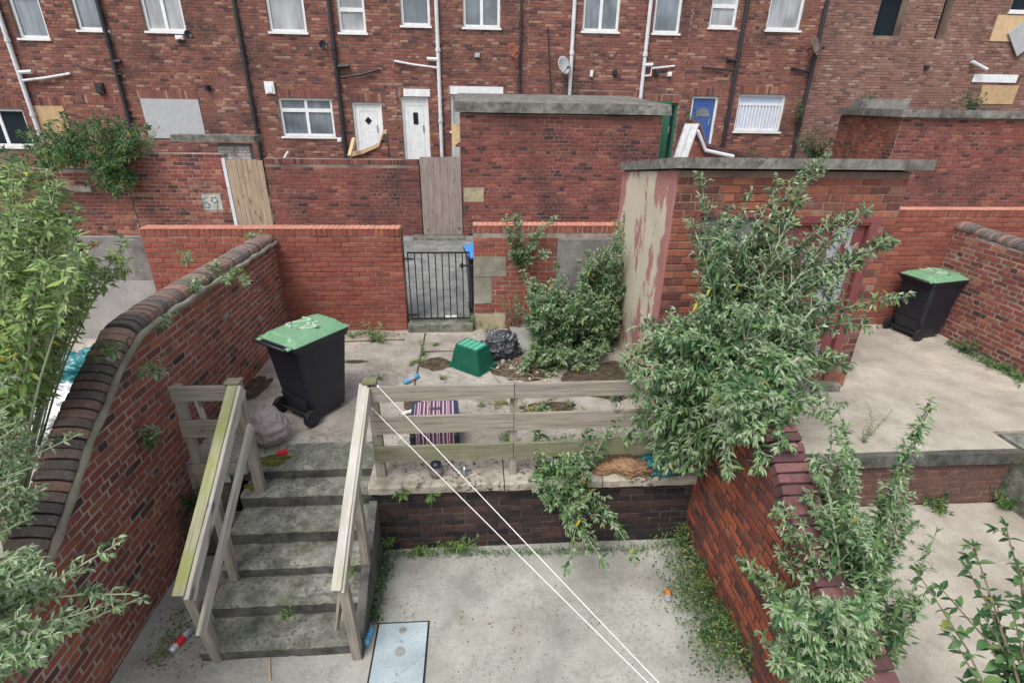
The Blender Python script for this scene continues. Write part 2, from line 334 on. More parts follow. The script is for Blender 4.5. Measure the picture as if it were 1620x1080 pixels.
def plaster():
    m = peel('peeling_cream_and_red_render', (.58,.53,.40), (.40,.19,.175), (.56,.46,.40), .525, (1,1,.4)); t = m.node_tree
    rp = [n for n in t.nodes if n.type == 'VALTORGB'][0]; src = rp.inputs[0].links[0].from_socket
    sp = t.nodes.new('ShaderNodeSeparateXYZ'); t.links.new(pos(t), sp.inputs[0])
    e = ramp(t, sp.outputs['Y'], [(0, 0.0), (1, 1.0)])
    mr = N(t, 'ShaderNodeMapRange'); mr.inputs['From Min'].default_value = 5.7; mr.inputs['From Max'].default_value = 7.8; t.links.new(sp.outputs['Y'], mr.inputs['Value'])
    cr = ramp(t, mr.outputs[0], [(0, .13), (.10, .05), (.32, .035), (.6, 0.0), (.86, 0.0), (.93, .14)])
    # colour ramps clamp at 0, so shift by a constant below
    ad = N(t, 'ShaderNodeMath', operation='ADD'); t.links.new(src, ad.inputs[0]); t.links.new(cr, ad.inputs[1])
    sb = N(t, 'ShaderNodeMath', operation='SUBTRACT'); t.links.new(ad.outputs[0], sb.inputs[0]); sb.inputs[1].default_value = .035
    t.links.new(sb.outputs[0], rp.inputs[0]); return m
M['plaster'] = plaster()
def leafmat(name, cols, back, trans=.25):
    m, t, b = newmat(name, .6, .25)
    g = t.nodes.new('ShaderNodeNewGeometry'); oi = t.nodes.new('ShaderNodeObjectInfo')
    ad = N(t, 'ShaderNodeMath', operation='ADD'); t.links.new(g.outputs['Random Per Island'], ad.inputs[0]); t.links.new(oi.outputs['Random'], ad.inputs[1])
    fr = N(t, 'ShaderNodeMath', operation='FRACT'); t.links.new(ad.outputs[0], fr.inputs[0])
    col = ramp(t, fr.outputs[0], cols)
    col = mix(t, 1.0, col, ramp(t, noise(t, g.outputs['Position'], 1.6, 3), [(.3, .75), (.7, 1.25)]), 'MULTIPLY')
    col = mix(t, g.outputs['Backfacing'], col, back)
    t.links.new(col, b.inputs['Base Color'])
    tr = N(t, 'ShaderNodeBsdfTranslucent'); t.links.new(col, tr.inputs[0])
    mx = N(t, 'ShaderNodeMixShader'); mx.inputs[0].default_value = trans
    out = [n for n in t.nodes if n.type == 'OUTPUT_MATERIAL'][0]
    t.links.new(b.outputs[0], mx.inputs[1]); t.links.new(tr.outputs[0], mx.inputs[2]); t.links.new(mx.outputs[0], out.inputs[0])
    return m
M['leaf'] = leafmat('buddleia_leaf', [(0,(.028,.08,.032)),(.3,(.05,.125,.045)),(.6,(.08,.175,.06)),(.88,(.125,.23,.08)),(.975,(.17,.25,.08)),(.99,(.20,.22,.05)),(1,(.5,.38,.04))], (.15,.22,.14))
M['leaf_tip'] = leafmat('pale_young_leaf', [(0,(.16,.27,.11)),(.4,(.25,.36,.175)),(.8,(.34,.43,.26)),(1,(.46,.49,.37))], (.36,.42,.32))
M['leaf_y'] = leafmat('yellow_green_leaf', [(0,(.09,.17,.05)),(.4,(.16,.27,.075)),(.75,(.25,.36,.10)),(.96,(.34,.44,.12)),(.975,(.5,.45,.06)),(1,(.62,.5,.05))], (.25,.34,.17))
M['leaf_yt'] = leafmat('fresh_young_leaf', [(0,(.19,.31,.10)),(.5,(.28,.40,.15)),(1,(.40,.48,.25))], (.32,.42,.22), .35)
M['leaf_d'] = leafmat('dark_leaf', [(0,(.025,.06,.03)),(.5,(.045,.10,.045)),(1,(.08,.16,.07))], (.14,.2,.13))
M['weed'] = leafmat('weed_leaf', [(0,(.06,.13,.03)),(.5,(.11,.21,.05)),(1,(.2,.31,.09))], (.15,.24,.09))
M['grass'] = leafmat('dry_grass', [(0,(.14,.17,.06)),(.5,(.25,.27,.11)),(1,(.42,.37,.2))], (.25,.25,.12))
M['dead'] = leafmat('dead_flower', [(0,(.16,.07,.035)),(1,(.26,.13,.07))], (.2,.1,.05))

# ------------------------------------------------------------ brickwork
def unit_brick(L, H, D, mat, rr):
    j = lambda a: rr.uniform(-a, a); ch = .0045
    P = []
    for z in (-H/2, H/2):
        for x in (-L/2, L/2): P.append((x+j(.002), D, z+j(.002)))
    o = [(x+j(.0025), .006, z+j(.002)) for x, z in ((-L/2,-H/2),(L/2,-H/2),(L/2,H/2),(-L/2,H/2))]
    i = [(x+j(.002), 0+j(.0015), z+j(.0015)) for x, z in ((-L/2+ch,-H/2+ch),(L/2-ch,-H/2+ch),(L/2-ch,H/2-ch),(-L/2+ch,H/2-ch))]
    b = [(x, D, z) for x, z in ((-L/2,-H/2),(L/2,-H/2),(L/2,H/2),(-L/2,H/2))]
    v = b+o+i; f = []
    for k in range(4):
        n = (k+1) % 4; f += [(k, n, 4+n, 4+k), (4+k, 4+n, 8+n, 8+k)]
    f.append((8, 9, 10, 11))
    return v, f
_bm = {}
def brick_mesh(L, H, mat, k):
    key = (L, H, mat.name, k)
    if key not in _bm:
        v, f = unit_brick(L, H, .05, mat, random.Random(k*17+int(L*1000)))
        me = bpy.data.meshes.new('brick'); me.from_pydata(v, [], f); me.materials.append(mat); _bm[key] = me
    return _bm[key]
def brick_face(parent, o, u, n, length, z0, top, mat, ind=300, ch=.075, holes=(), header_every=0, seed=1, out=.008, bl=.225, skip=0, soldier=None, mat2=None, jt=.012):
    """bricks on a wall face. o = start, u = along, n = outward normal, top(s) = height limit"""
    rr = random.Random(seed); o = Vector(o); u = Vector(u).normalized(); n = Vector(n).normalized(); L = []
    topf = top if callable(top) else (lambda s: top)
    k = 0; z = z0
    while True:
        zc = z+ch/2
        if z+ch > max(topf(s*length/12) for s in range(13))+.001: break
        head = header_every and k % header_every == header_every-1
        bw = bl/2 if head else bl
        s = -bw*.5 if k % 2 else 0
        if head: s = -bw*.5
        while s < length:
            a, b = max(s, 0), min(s+bw, length)
            s += bw
            if b-a < .04: continue
            if skip and rr.random() < skip: continue
            if topf((a+b)/2) < z+ch-.02: continue
            pieces = [(a, b)]
            for (h0, h1, hz0, hz1) in holes:
                if z+ch*.6 <= hz0 or z+ch*.4 >= hz1: continue
                q = []
                for (a_, b_) in pieces:
                    if b_ <= h0 or a_ >= h1: q.append((a_, b_)); continue
                    if h0-a_ > .04: q.append((a_, h0))
                    if b_-h1 > .04: q.append((h1, b_))
                pieces = q
            for (a_, b_) in pieces:
                c = o + u*((a_+b_)/2); L.append((c.x, c.y, zc+rr.uniform(-.0015,.0015), b_-a_-jt, ch-jt, 'v'))
        z += ch; k += 1
    if soldier:     # (height) upright bricks on top
        s = 0; hh = soldier[0]
        while s < length-.03:
            zt = topf(s)
            w_ = .075 if s+.075 < length else length-s
            c = o + u*(s+w_/2); L.append((c.x, c.y, soldier[1]+hh/2, w_-.011, hh-.008, 's')); s += .075
    sc = []
    for i, b in enumerate(L):
        p = proj((b[0], b[1], b[2])); d = 1e6
        if p and -40 < p[0] < 1660 and -40 < p[1] < 1120: d = p[2]/(b[3]+.02)**.3
        sc.append((d, i))
    sc.sort(); pick = set(i for d, i in sc[:ind] if d < 1e5)
    mb = MB(); base = worldloc(parent)
    for i, (x, y, z, l, h, kd) in enumerate(L):
        off = out + rr.uniform(-.0035, .0035); tilt = rr.uniform(-.012, .012)
        Mx = Matrix((u, -n, Vector((0, 0, 1)))).transposed().to_4x4()
        Mx.translation = Vector((x, y, z)) + n*off
        Mx = Mx @ Matrix.Rotation(tilt, 4, 'Y')
        mt = mat2 if (mat2 and kd == 's') else mat
        if i in pick:
            nl = min((.214, .1015, .064), key=lambda q: abs(q-l)); nh = min((.064, .1, .215), key=lambda q: abs(q-h))
            me = brick_mesh(nl, nh, mt, i % 5)
            b = bpy.data.objects.new('brick', me); C.objects.link(b); b.parent = parent
            Mx.translation -= base
            b.matrix_basis = Mx @ Matrix.Diagonal((l/nl, 1, h/nh, 1))
        else:
            v, f = unit_brick(l, h, .03, mat, rr); mb.add([Mx @ Vector(q) for q in v], f, 1 if mt is mat2 else 0)
    if mb.v:
        o_ = obj('brickwork', mb, [mat, mat2] if mat2 else mat, parent); o_['kind'] = 'stuff'
def holey(mb, u0, u1, z0, z1, holes, y0, y1, M_=None):
    us = sorted(set([u0, u1]+[min(max(h[i], u0), u1) for h in holes for i in (0, 1)])); zs = sorted(set([z0, z1]+[min(max(h[i], z0), z1) for h in holes for i in (2, 3)]))
    for a, b in zip(us, us[1:]):
        run = None
        for c, d in zip(zs, zs[1:]):
            mu, mz = (a+b)/2, (c+d)/2
            solid = not any(h[0] < mu < h[1] and h[2] < mz < h[3] for h in holes)
            if solid: run = (run[0], d) if run else (c, d)
            if (not solid or d == zs[-1]) and run: mb.box(a, b, y0, y1, run[0], run[1], M=M_); run = None

T = .875      # terrace level
YB = 7.76     # back wall face
YR = 4.05     # retaining wall face
XL, XR = -2.95, 2.17
# ------------------------------------------------------------ ground
g = MB(); n_ = 24
g.add([(-250,-200,-.12),(250,-200,-.12),(250,300,-.12),(-250,300,-.12)], [(0,1,2,3)]); struct('ground', g, M['earth'])
def slab(name, x0, x1, y0, y1, zt, mat, thick=.3, step=.12, amp=.004, x0b=None):
    mb = MB(); nx = max(1, int((x1-x0)/step)); ny = max(1, int((y1-y0)/step)); V = []
    for j in range(ny+1):
        for i in range(nx+1):
            x = x0+(x1-x0)*i/nx; y = y0+(y1-y0)*j/ny
            V.append((x, y, zt+amp*mnoise.noise(Vector((x*2, y*2, 0)))*2))
    F = [(j*(nx+1)+i, j*(nx+1)+i+1, (j+1)*(nx+1)+i+1, (j+1)*(nx+1)+i) for j in range(ny) for i in range(nx)]
    mb.add(V, F)
    mb.box(x0, x1, y0, y1, zt-thick, zt-amp*2-.004)
    return struct(name, mb, mat, False)
slab('lower_yard', XL-.02, XR+.02, -1, YR+.03, 0, M['concrete_l'], .1)
slab('right_lower_yard', XR+.24, 8.0, -1, 4.27, .15, M['concrete_r'], .2)
slab('terrace', -1.12, XR+.02, YR+.33, YB+.02, T, M['concrete'], .75)
slab('terrace', -2.42, -1.12-.003, 4.72, YB+.02, T-.002, M['concrete'], .75)
slab('terrace', XL-.02, -2.42-.003, 4.45, YB+.02, T-.006, M['concrete'], .75)
slab('right_terrace', XR+.24, 5.86, 4.3, 7.78, T, M['concrete_r'], .7)
slab('right_terrace', 5.863, 8.0, 4.62, 7.78, T-.003, M['concrete_r'], .7)
slab('left_neighbour_yard', -9, XL-.26, -1, 7.9, .75, M['concrete'], .7, .3)
a = MB()      # alley tarmac, rising away
V = []; nx, ny = 60, 14
for j in range(ny+1):
    for i in range(nx+1):
        x = -12+30*i/nx; y = 7.98+4.1*j/ny
        z = .955+(y-8)*.108 + .012*mnoise.noise(Vector((x*1.5, y*1.5, 3)))
        V.append((x, y, z))
a.add(V, [(j*(nx+1)+i, j*(nx+1)+i+1, (j+1)*(nx+1)+i+1, (j+1)*(nx+1)+i) for j in range(ny) for i in range(nx)]); struct('alley', a, M['asphalt'], True)
a = MB(); a.box(-13, 18, 12.2, 17.02, .9, 1.45); struct('house_yards', a, M['earth'])
# join line between the two terrace pours
a = MB(); a.box(-.83, -.81, 5.1, 7.6, T+.002, T+.0075); a.box(-.82, .35, 6.93, 6.95, T+.002, T+.0075); tag(obj('dirt_seam', a, M['soil']), kind='structure')

# ------------------------------------------------------------ terrace houses
YH = 17.0
def hx(px, py): return aty(px, py, YH).x
def hz(px, py): return aty(px, py, YH).z
bx = [-16.0] + [hx(178,100), hx(395,100), hx(622,100), hx(835,100), hx(1085,100), hx(1285,100), hx(1512,100)] + [21.0]
ZT = 8.4
LB = ['leftmost brick terraced house with white downpipe and orange boarded door behind bushes',
      'brick terraced house with a grey boarded ground floor window',
      'brick terraced house with four-light white window and diamond-pane white door',
      'brick terraced house with tall white door and white lintels beside white downpipe',
      'brick terraced house behind the flat-roofed outhouse, green door frame at its right',
      'brick terraced house with blue door and wide barred window',
      'weathered brick terraced house with black glassless upper opening',
      'rightmost brick terraced house with plywood boards over its windows']
def W_(xl, xr, yb, ytop=None, h=None):
    xm = (xl+xr)/2; x0, x1 = hx(xl, yb), hx(xr, yb); z0 = hz(xm, yb)
    z1 = hz(xm, ytop) if ytop is not None else z0+h
    return [x0, x1, z0, z1]
houses = {i: dict(win=[], door=[], pipe=[]) for i in range(8)}
# (rect, style, pane mat)
houses[0]['win'] += [(W_(31,79,61,h=1.45),'t','pane'), (W_(124,172,48,h=1.45),'1','pane'), (W_(-30,55,232,ytop=172),'2','dark')]
houses[0]['board'] = [(W_(78,126,250,ytop=168),'ply')]
houses[1]['win'] += [(W_(232,295,50,h=1.3),'2','pane_pale')]
houses[1]['door'] += [(W_(163,208,258,ytop=165),'white_half')]
houses[1]['board'] = [(W_(238,327,219,ytop=157),'board_grey')]
houses[2]['win'] += [(W_(427,486,51,h=1.3),'1','pane_pale'), (W_(537,580,52,h=1.45),'tl','pane_pale'), (W_(448,531,216,ytop=155),'4','pane')]
houses[2]['door'] += [(W_(566,611,262,ytop=162),'diamond')]
houses[3]['win'] += [(W_(635,681,41,h=1.35),'1','pane'), (W_(733,791,44,h=1.3),'2','pane'), (W_(714,795,208,ytop=150),'2','board_grey')]
houses[3]['door'] += [(W_(641,682,262,ytop=153),'rect')]
houses[4]['win'] += [(W_(921,978,50,h=1.3),'2','pane'), (W_(1032,1074,53,h=1.45),'t','pane'), (W_(914,995,225,ytop=158),'2','pane')]
houses[4]['door'] += [(W_(1012,1060,262,ytop=163),'green')]
houses[5]['win'] += [(W_(1121,1163,44,h=1.4),'tl','pane_pale'), (W_(1211,1265,48,h=1.3),'1','pane_pale'), (W_(1160,1233,208,ytop=149),'bars','grille')]
houses[5]['door'] += [(W_(1082,1122,250,ytop=152),'blue')]
houses[6]['open'] = [(W_(1380,1423,57,h=1.5),), (W_(1477,1492,62,h=1.5),)]
houses[7]['win'] += [(W_(1596,1650,20,h=1.0),'1','dark')]
houses[7]['board'] = [(W_(1564,1606,66,ytop=24),'ply_pale'), (W_(1543,1600,165,ytop=135),'ply')]

def window(par, r, style, pm):
    x0, x1, z0, z1 = r; f = MB(); y0, y1 = YH+.07, YH+.14; w = .07
    f.box(x0, x0+w, y0, y1, z0, z1); f.box(x1-w, x1, y0, y1, z0, z1); f.box(x0+w, x1-w, y0, y1, z0, z0+w); f.box(x0+w, x1-w, y0, y1, z1-w, z1)
    xm = (x0+x1)/2; panes = []
    zt = z0+(z1-z0)*.68; zl = z0+(z1-z0)*.38
    def V_(za, zb): f.box(xm-w*.6, xm+w*.6, y0+.005, y1, za, zb)
    if style == '2': V_(z0+w, z1-w); panes = [(x0+w, xm-w*.6, z0+w, z1-w), (xm+w*.6, x1-w, z0+w, z1-w)]
    elif style == '1': panes = [(x0+w, x1-w, z0+w, z1-w)]
    elif style in ('t', 'tl'):
        zz = zt if style == 't' else zl
        f.box(x0+w, x1-w, y0+.005, y1, zz-.05, zz+.05); panes = [(x0+w, x1-w, z0+w, zz-.05), (x0+w, x1-w, zz+.05, z1-w)]
    elif style == '4':
        V_(z0+w, z1-w); f.box(x0+w, xm-w*.6, y0+.005, y1, zt-.05, zt+.05); f.box(xm+w*.6, x1-w, y0+.005, y1, zt-.05, zt+.05)
        for a, b in ((x0+w, xm-w*.6), (xm+w*.6, x1-w)): panes += [(a, b, z0+w, zt-.05), (a, b, zt+.05, z1-w)]
    elif style == 'bars':
        f.box(x0+w, x1-w, y0+.005, y1, zt+.02, zt+.07); panes = [(x0+w, x1-w, z0+w, zt+.02), (x0+w, x1-w, zt+.07, z1-w)]
    wf = obj('window', f, M['upvc'], par)
    for (a, b, c, d) in panes:
        p = MB(); p.box(a, b, y0+.04, y0+.06, c, d); obj('pane', p, M[pm], wf)
    if style == 'bars':
        n = 13
        for k in range(n):
            xx = x0+w+(x1-x0-2*w)*(k+.5)/n; p = MB(); p.box(xx-.02, xx+.02, y0+.005, y0+.035, z0+w, zt+.02); obj('bar', p, M['upvc'], wf)
    s = MB(); s.box(x0-.04, x1+.04, YH-.05, YH+.14, z0-.055, z0-.003); obj('sill', s, M['upvc'], wf)
    return wf
def door(par, r, style):
    x0, x1, z0, z1 = r; f = MB(); y0, y1 = YH+.06, YH+.14; w = .065
    fm = {'green': 'green_paint'}.get(style, 'upvc')
    f.box(x0, x0+w, y0, y1, z0, z1); f.box(x1-w, x1, y0, y1, z0, z1); f.box(x0+w, x1-w, y0, y1, z1-w, z1)
    d = obj('door_frame', f, M[fm], par)
    lm = {'blue': 'bluedoor', 'green': 'dark'}.get(style, 'upvc')
    l = MB(); l.box(x0+w+.004, x1-w-.004, y0+.03, y0+.07, z0, z1-w-.004); xm = (x0+x1)/2
    l.box(x0+w+.10, x0+w+.12, y0+.02, y0+.03, z0+.2, z1-w-.15); l.box(x1-w-.12, x1-w-.10, y0+.02, y0+.03, z0+.2, z1-w-.15); l.box(x0+w+.12, x1-w-.12, y0+.02, y0+.03, z1-w-.17, z1-w-.15)
    lf = obj('door', l, M[lm], d)
    zc = z1-.45; p = MB()
    if style == 'diamond': p.prism([(xm-.10, zc-.05), (xm, zc-.16), (xm+.10, zc-.05), (xm, zc+.06)], 0, .012, Matrix.Translation((0, y0+.03, 0)) @ Matrix(((1,0,0,0),(0,0,-1,0),(0,1,0,0),(0,0,0,1))))
    elif style in ('rect',): p.box(xm-.07, xm+.07, y0+.015, y0+.029, zc-.3, zc+.02)
    elif style == 'white_half': p.box(xm-.12, xm+.12, y0+.015, y0+.029, zc-.5, zc)
    elif style == 'blue':
        q = [(xm+.24*cos(a*pi/10), zc-.12+.24*sin(a*pi/10)) for a in range(11)]
        p.prism(q, 0, .012, Matrix.Translation((0, y0+.03, 0)) @ Matrix(((1,0,0,0),(0,0,-1,0),(0,1,0,0),(0,0,0,1))))
    if p.v: obj('pane', p, M['pane_pale' if style == 'blue' else 'dark'], lf)
    h = MB(); h.box(x1-w-.13, x1-w-.10, y0-.005, y0+.019, z0+.95, z0+1.15); obj('handle', h, M['metal'], lf)
def pipe(par, x, mat, z0=1.5, z1=ZT, r=.055, off=.09):
    p = MB(); p.tube([(x, YH-off, z0), (x, YH-off, z1)], r, 10)
    z = z0+.3
    while z < z1: p.tube([(x, YH-off, z), (x, YH-off, z+.09)], r+.018, 10); z += 1.83
    return obj('drainpipe', p, M[mat], par)
for i in range(8):
    H_ = houses[i]; x0, x1 = bx[i], bx[i+1]; base = thing('terraced_house', LB[i], 'house', ((x0+x1)/2, YH, 1.3), 'terraced houses across the back alley')
    holes = [w[0] for w in H_['win']]+[d[0] for d in H_['door']]+[w[0] for w in H_.get('board', [])]+[w[0] for w in H_.get('open', [])]
    core = MB(); holey(core, x0, x1, 1.3, ZT, [tuple(h) for h in holes], YH, YH+.3); obj('wall', core, M['mortar_h'], base)
    bk = MB(); bk.box(x0, x1, YH+.31, YH+.36, 1.3, ZT); obj('room_shade_sheet', bk, M['dark'], base)  # near-black sheet puts the shade of unlit rooms into colour
    arches = []
    for w in H_['win']+H_['door']+H_.get('board', []):
        r = w[0]
        if r[3] < 5.2: arches.append((r[0]-.05, r[1]+.05, r[3], r[3]+.225))
    hl = [(h[0]-x0, h[1]-x0, h[2]-(.055 if h[2] > 2 else 0), h[3]) for h in holes]+[(a_[0]-x0, a_[1]-x0, a_[2], a_[3]) for a_ in arches]
    bm_ = 'house_brick_b' if i >= 6 else 'house_brick'
    lo, hi = max(x0, -13.4), min(x1, 18.0)
    hl2 = [(a_-(lo-x0), b_-(lo-x0), c_, d_) for a_, b_, c_, d_ in hl]
    brick_face(base, (lo, YH, 0), (1,0,0), (0,-1,0), hi-lo, 1.3, 7.6, M[bm_], ind=0, ch=.078, holes=hl2, header_every=4 if i % 2 else 6, seed=50+i, bl=.232, out=.009)
    ar = MB()
    for a_ in arches:
        x = a_[0]
        while x < a_[1]-.03:
            ar.box(x+.005, x+.07, YH-.012+R.uniform(-.002,.002), YH+.02, a_[2]+.004, a_[3]-.006); x += .076
    if ar.v: tag(obj('arch_brickwork', ar, M['house_brick'], base), kind='stuff')
    for r, st, pm in H_['win']: window(base, r, st, pm)
    for r, st in H_['door']: door(base, r, st)
    for r, mt in H_.get('board', []):
        b = MB(); b.box(r[0], r[1], YH-.03, YH+.05, r[2], r[3]); obj('window_board', b, M[mt], base)
    rf = MB(); rf.add([(x0, YH-.35, ZT+.02), (x1, YH-.35, ZT+.02), (x1, YH+4.5, ZT+3.2), (x0, YH+4.5, ZT+3.2), (x0, YH-.35, ZT-.05), (x1, YH-.35, ZT-.05), (x1, YH+4.5, ZT+3.1), (x0, YH+4.5, ZT+3.1)],
           [(0,1,2,3),(7,6,5,4),(0,4,5,1),(1,5,6,2),(3,2,6,7),(0,3,7,4)]); obj('roof', rf, M['slate'], base)
    houses[i]['o'] = base
HO = [houses[i]['o'] for i in range(8)]
# lintel panels
for i, r in ((3, (hx(638,142), hx(680,142), hz(658,153), hz(658,141))), (3, (hx(712,140), hx(796,140), hz(750,150), hz(750,137))), (7, (hx(1540,120), hx(1608,125), hz(1570,131), hz(1570,118)))):
    b = MB(); b.box(r[0], r[1], YH-.03, YH+.03, r[2]+.004, r[3]); obj('lintel', b, M['upvc'], HO[i])
# plain timber boards on the rightmost house
b = MB(); b.box(-.55, .55, -.02, .02, -.4, .4, M=Matrix.Translation((hx(1622,62), YH-.07, hz(1622,50))) @ Matrix.Rotation(radians(-42), 4, 'Y')); obj('loose_board', b, M['board_grey'], HO[7])
for i, px, py, mt in ((0,25,90,'white_pipe'), (1,183,100,'black_pipe'), (2,389,100,'black_pipe'), (2,532,100,'black_pipe'), (3,694,100,'white_pipe'),
                  (4,903,100,'white_pipe'), (4,1018,100,'white_pipe'), (5,1164,100,'black_pipe'), (5,1284,100,'black_pipe')):
    pipe(HO[i], hx(px, py), mt)
pipe(HO[3], hx(823,80), 'black_pipe', 2.2, 8.4, .035)
def spur(i, pts, r, mat):
    p = MB(); p.tube([Vector((hx(a, b), YH-.1-off, hz(a, b))) for a, b, off in pts], r, 8); obj('waste_pipe', p, M[mat], HO[i])
spur(0, [(35,115,0),(55,114,0)], .05, 'white_pipe'); spur(0, [(41,128,0),(75,124,0),(113,117,-.05)], .035, 'white_pipe')
spur(1, [(195,98,0),(180,98,-.02)], .05, 'black_pipe'); spur(1, [(125,106,-.05),(180,116,0),(196,118,0)], .02, 'black_pipe')
spur(2, [(536,106,0),(554,105,0)], .055, 'black_pipe'); spur(2, [(541,123,0),(570,119,0),(601,110,-.05)], .03, 'black_pipe')
spur(3, [(694,95,0),(676,94,0)], .05, 'white_pipe'); spur(3, [(692,108,0),(655,103,0),(624,97,-.05)], .03, 'white_pipe')
spur(4, [(1016,104,0),(1031,103,0)], .05, 'white_pipe'); spur(4, [(1016,121,0),(1028,120,0),(1029,109,0),(1066,105,-.05)], .03, 'white_pipe')
spur(5, [(1163,97,0),(1148,95,0)], .055, 'black_pipe'); spur(5, [(1160,112,0),(1110,107,-.05)], .025, 'black_pipe'); spur(5, [(1280,115,0),(1250,108,-.05)], .03, 'black_pipe')
spur(7, [(1533,98,0),(1552,111,.1)], .05, 'white_pipe')
spur(4, [(866,45,.03),(871,155,.03)], .02, 'black_pipe')
def dish(i, px, py, mt, d=.3):
    c = Vector((hx(px, py), YH-.3, hz(px, py))); Mx = Matrix.Translation(c) @ Matrix.Rotation(radians(65), 4, 'X') @ Matrix.Rotation(radians(35), 4, 'Y')
    p = MB(); p.lathe([(d*q/4, .06*(q/4)**2) for q in range(1, 5)]+[(d*q/4, .06*(q/4)**2+.012) for q in range(4, 0, -1)], 18, Mx); dd = obj('satellite_dish', p, M[mt], HO[i], True)
    q = MB(); q.tube([c, c+Vector((0, .3, -.05))], .02, 6); q.tube([c+Vector((0,0,-d*.8)), c+Vector((.1,-.32,-.05))], .012, 6); q.box(c.x+.07, c.x+.13, c.y-.36, c.y-.28, c.z-.08, c.z-.02); obj('dish_arm', q, M['black_pipe'], dd)
dish(1, 306, 58, 'black_pipe', .1); dish(2, 515, 75, 'black_pipe', .13); dish(3, 810, 84, 'shed_brick', .2); dish(4, 888, 106, 'board_grey', .25); dish(5, 1278, 76, 'brown_dish', .27)
for i, px, py, w, h, mt in ((2,428,139,.13,.16,'upvc'), (3,755,88,.07,.06,'board_grey'), (4,935,117,.04,.09,'upvc'), (4,1058,118,.06,.06,'upvc'), (4,1038,116,.05,.08,'black_pipe'), (4,972,115,.06,.07,'black_pipe'), (1,286,60,.1,.05,'upvc'), (1,330,139,.06,.06,'dark'), (2,538,221,.06,.06,'upvc'), (1,160,140,.1,.14,'black_pipe'), (7,1464,107,.06,.05,'black_pipe')):
    b = MB(); b.box(hx(px,py)-w, hx(px,py)+w, YH-.1, YH+.02, hz(px,py)-h, hz(px,py)+h); b.box(hx(px,py)-w*.6, hx(px,py)+w*.6, YH-.125, YH-.1, hz(px,py)-h*.8, hz(px,py)+h*.4); obj('wall_vent', b, M[mt], HO[i])

# ------------------------------------------------------------ far side of the alley (Y = 12)
YA = 12.0
def ax(px, py, Y=YA): return aty(px, py, Y).x
def az(px, py, Y=YA): return aty(px, py, Y).z
def wall_thing(name, label, cat, x0, x1, Yf, z0, zt, bmat, mort, ind=120, thick=.22, ch=.08, header=5, seed=3, holes=(), soldier=None, skip=0, group=None, top=None):
    w = thing(name, label, cat, ((x0+x1)/2, Yf, z0), group)
    c = MB(); c.box(x0, x1, Yf, Yf+thick, z0, zt-.004); obj('core', c, M[mort], w)
    brick_face(w, (x0, Yf, 0), (1,0,0), (0,-1,0), x1-x0, z0, (top or zt)-(soldier or 0), M[bmat], ind=ind, ch=ch, header_every=header, seed=seed, holes=holes, soldier=(soldier, zt-soldier) if soldier else None, skip=skip, bl=.225)
    return w
# outhouse
gx0, gx1, gzt = ax(727,180), ax(1050,180), 3.98
st = (ax(733,298)-gx0, ax(765,298)-gx0, az(748,320), az(748,297))
oh = wall_thing('brick_outhouse', 'windowless dark brick outhouse with thick grey concrete slab roof', 'outhouse', gx0, gx1, YA, 1.3, gzt, 'garage_brick', 'mortar_h', ind=300, thick=3.2, ch=.078, seed=9, holes=[st])
b = MB(); b.box(gx0+st[0]+.004, gx0+st[1], YA-.012, YA+.1, st[2]+.01, st[3]); obj('stone_block', b, M['sandstone'], oh)
b = MB(); b.add([(gx0-.12,YA-.10,4.0),(gx1+.15,YA-.10,4.0),(gx1+.15,YA+3.4,4.25),(gx0-.12,YA+3.4,4.25),(gx0-.12,YA-.10,4.2),(gx1+.12,YA-.10,4.2),(gx1+.12,YA+3.4,4.4),(gx0-.12,YA+3.4,4.4)],
      [(0,3,2,1),(4,5,6,7),(0,1,5,4),(1,2,6,5),(2,3,7,6),(3,0,4,7)]); obj('roof_slab', b, M['slab'], oh)
# gate walls
wallB = wall_thing('yard_wall', 'dark red brick yard wall between two plain wooden gates', 'wall', ax(417,253), ax(662,252), YA, 1.2, az(540,252), 'garage_brick', 'mortar_h', ind=300, ch=.076, seed=11, soldier=.11)
zl = az(290,243)
s69 = (ax(319,310)-ax(190,245), ax(349,310)-ax(190,245), az(335,332), az(335,309))
wallA = wall_thing('yard_wall', 'old brick yard wall with white stone painted 69 beside wooden gate', 'wall', ax(190,245), ax(352,245), YA, 1.2, zl, 'old_brick', 'mortar', ind=300, ch=.08, seed=12, holes=[s69])
b = MB(); b.box(ax(190,245)+s69[0], ax(190,245)+s69[1], YA-.012, YA+.05, s69[2], s69[3]); stn = obj('number_stone', b, M['white_stone'], wallA)
def strokes(par, polys, org, ux, uy, w, mat, name='numeral', h=.006):
    ux = Vector(ux).normalized(); uy = Vector(uy).normalized(); nn = ux.cross(uy); s = MB()
    for pl in polys:
        pts = [Vector(org)+ux*a+uy*b_ for a, b_ in pl]
        for p, q in zip(pts, pts[1:]):
            d = (q-p).normalized(); sd_ = nn.cross(d)*w/2; p2 = p-d*w*.45; q2 = q+d*w*.45
            s.add([p2-sd_, q2-sd_, q2+sd_, p2+sd_, p2-sd_+nn*h, q2-sd_+nn*h, q2+sd_+nn*h, p2+sd_+nn*h], [(0,3,2,1),(4,5,6,7),(0,1,5,4),(1,2,6,5),(2,3,7,6),(3,0,4,7)])
    return obj(name, s, mat, par)
o69 = Vector((ax(321,328), YA-.013, az(335,329)))
strokes(stn, [[(.14,.24),(.06,.2),(.02,.1),(.06,.01),(.14,.02),(.16,.08),(.1,.13),(.03,.09)], [(.34,.15),(.28,.11),(.22,.15),(.24,.22),(.32,.23),(.34,.15),(.32,.03),(.3,-.02)]], o69, (1,0,0), (0,0,1), .022, M['faded_blue'])
wl = thing('yard_wall', 'leftmost low old brick wall with stone shelf, overgrown by bush', 'wall', (-8.3, YA, 1.2))
xa, xb = -12.5, ax(188,245)
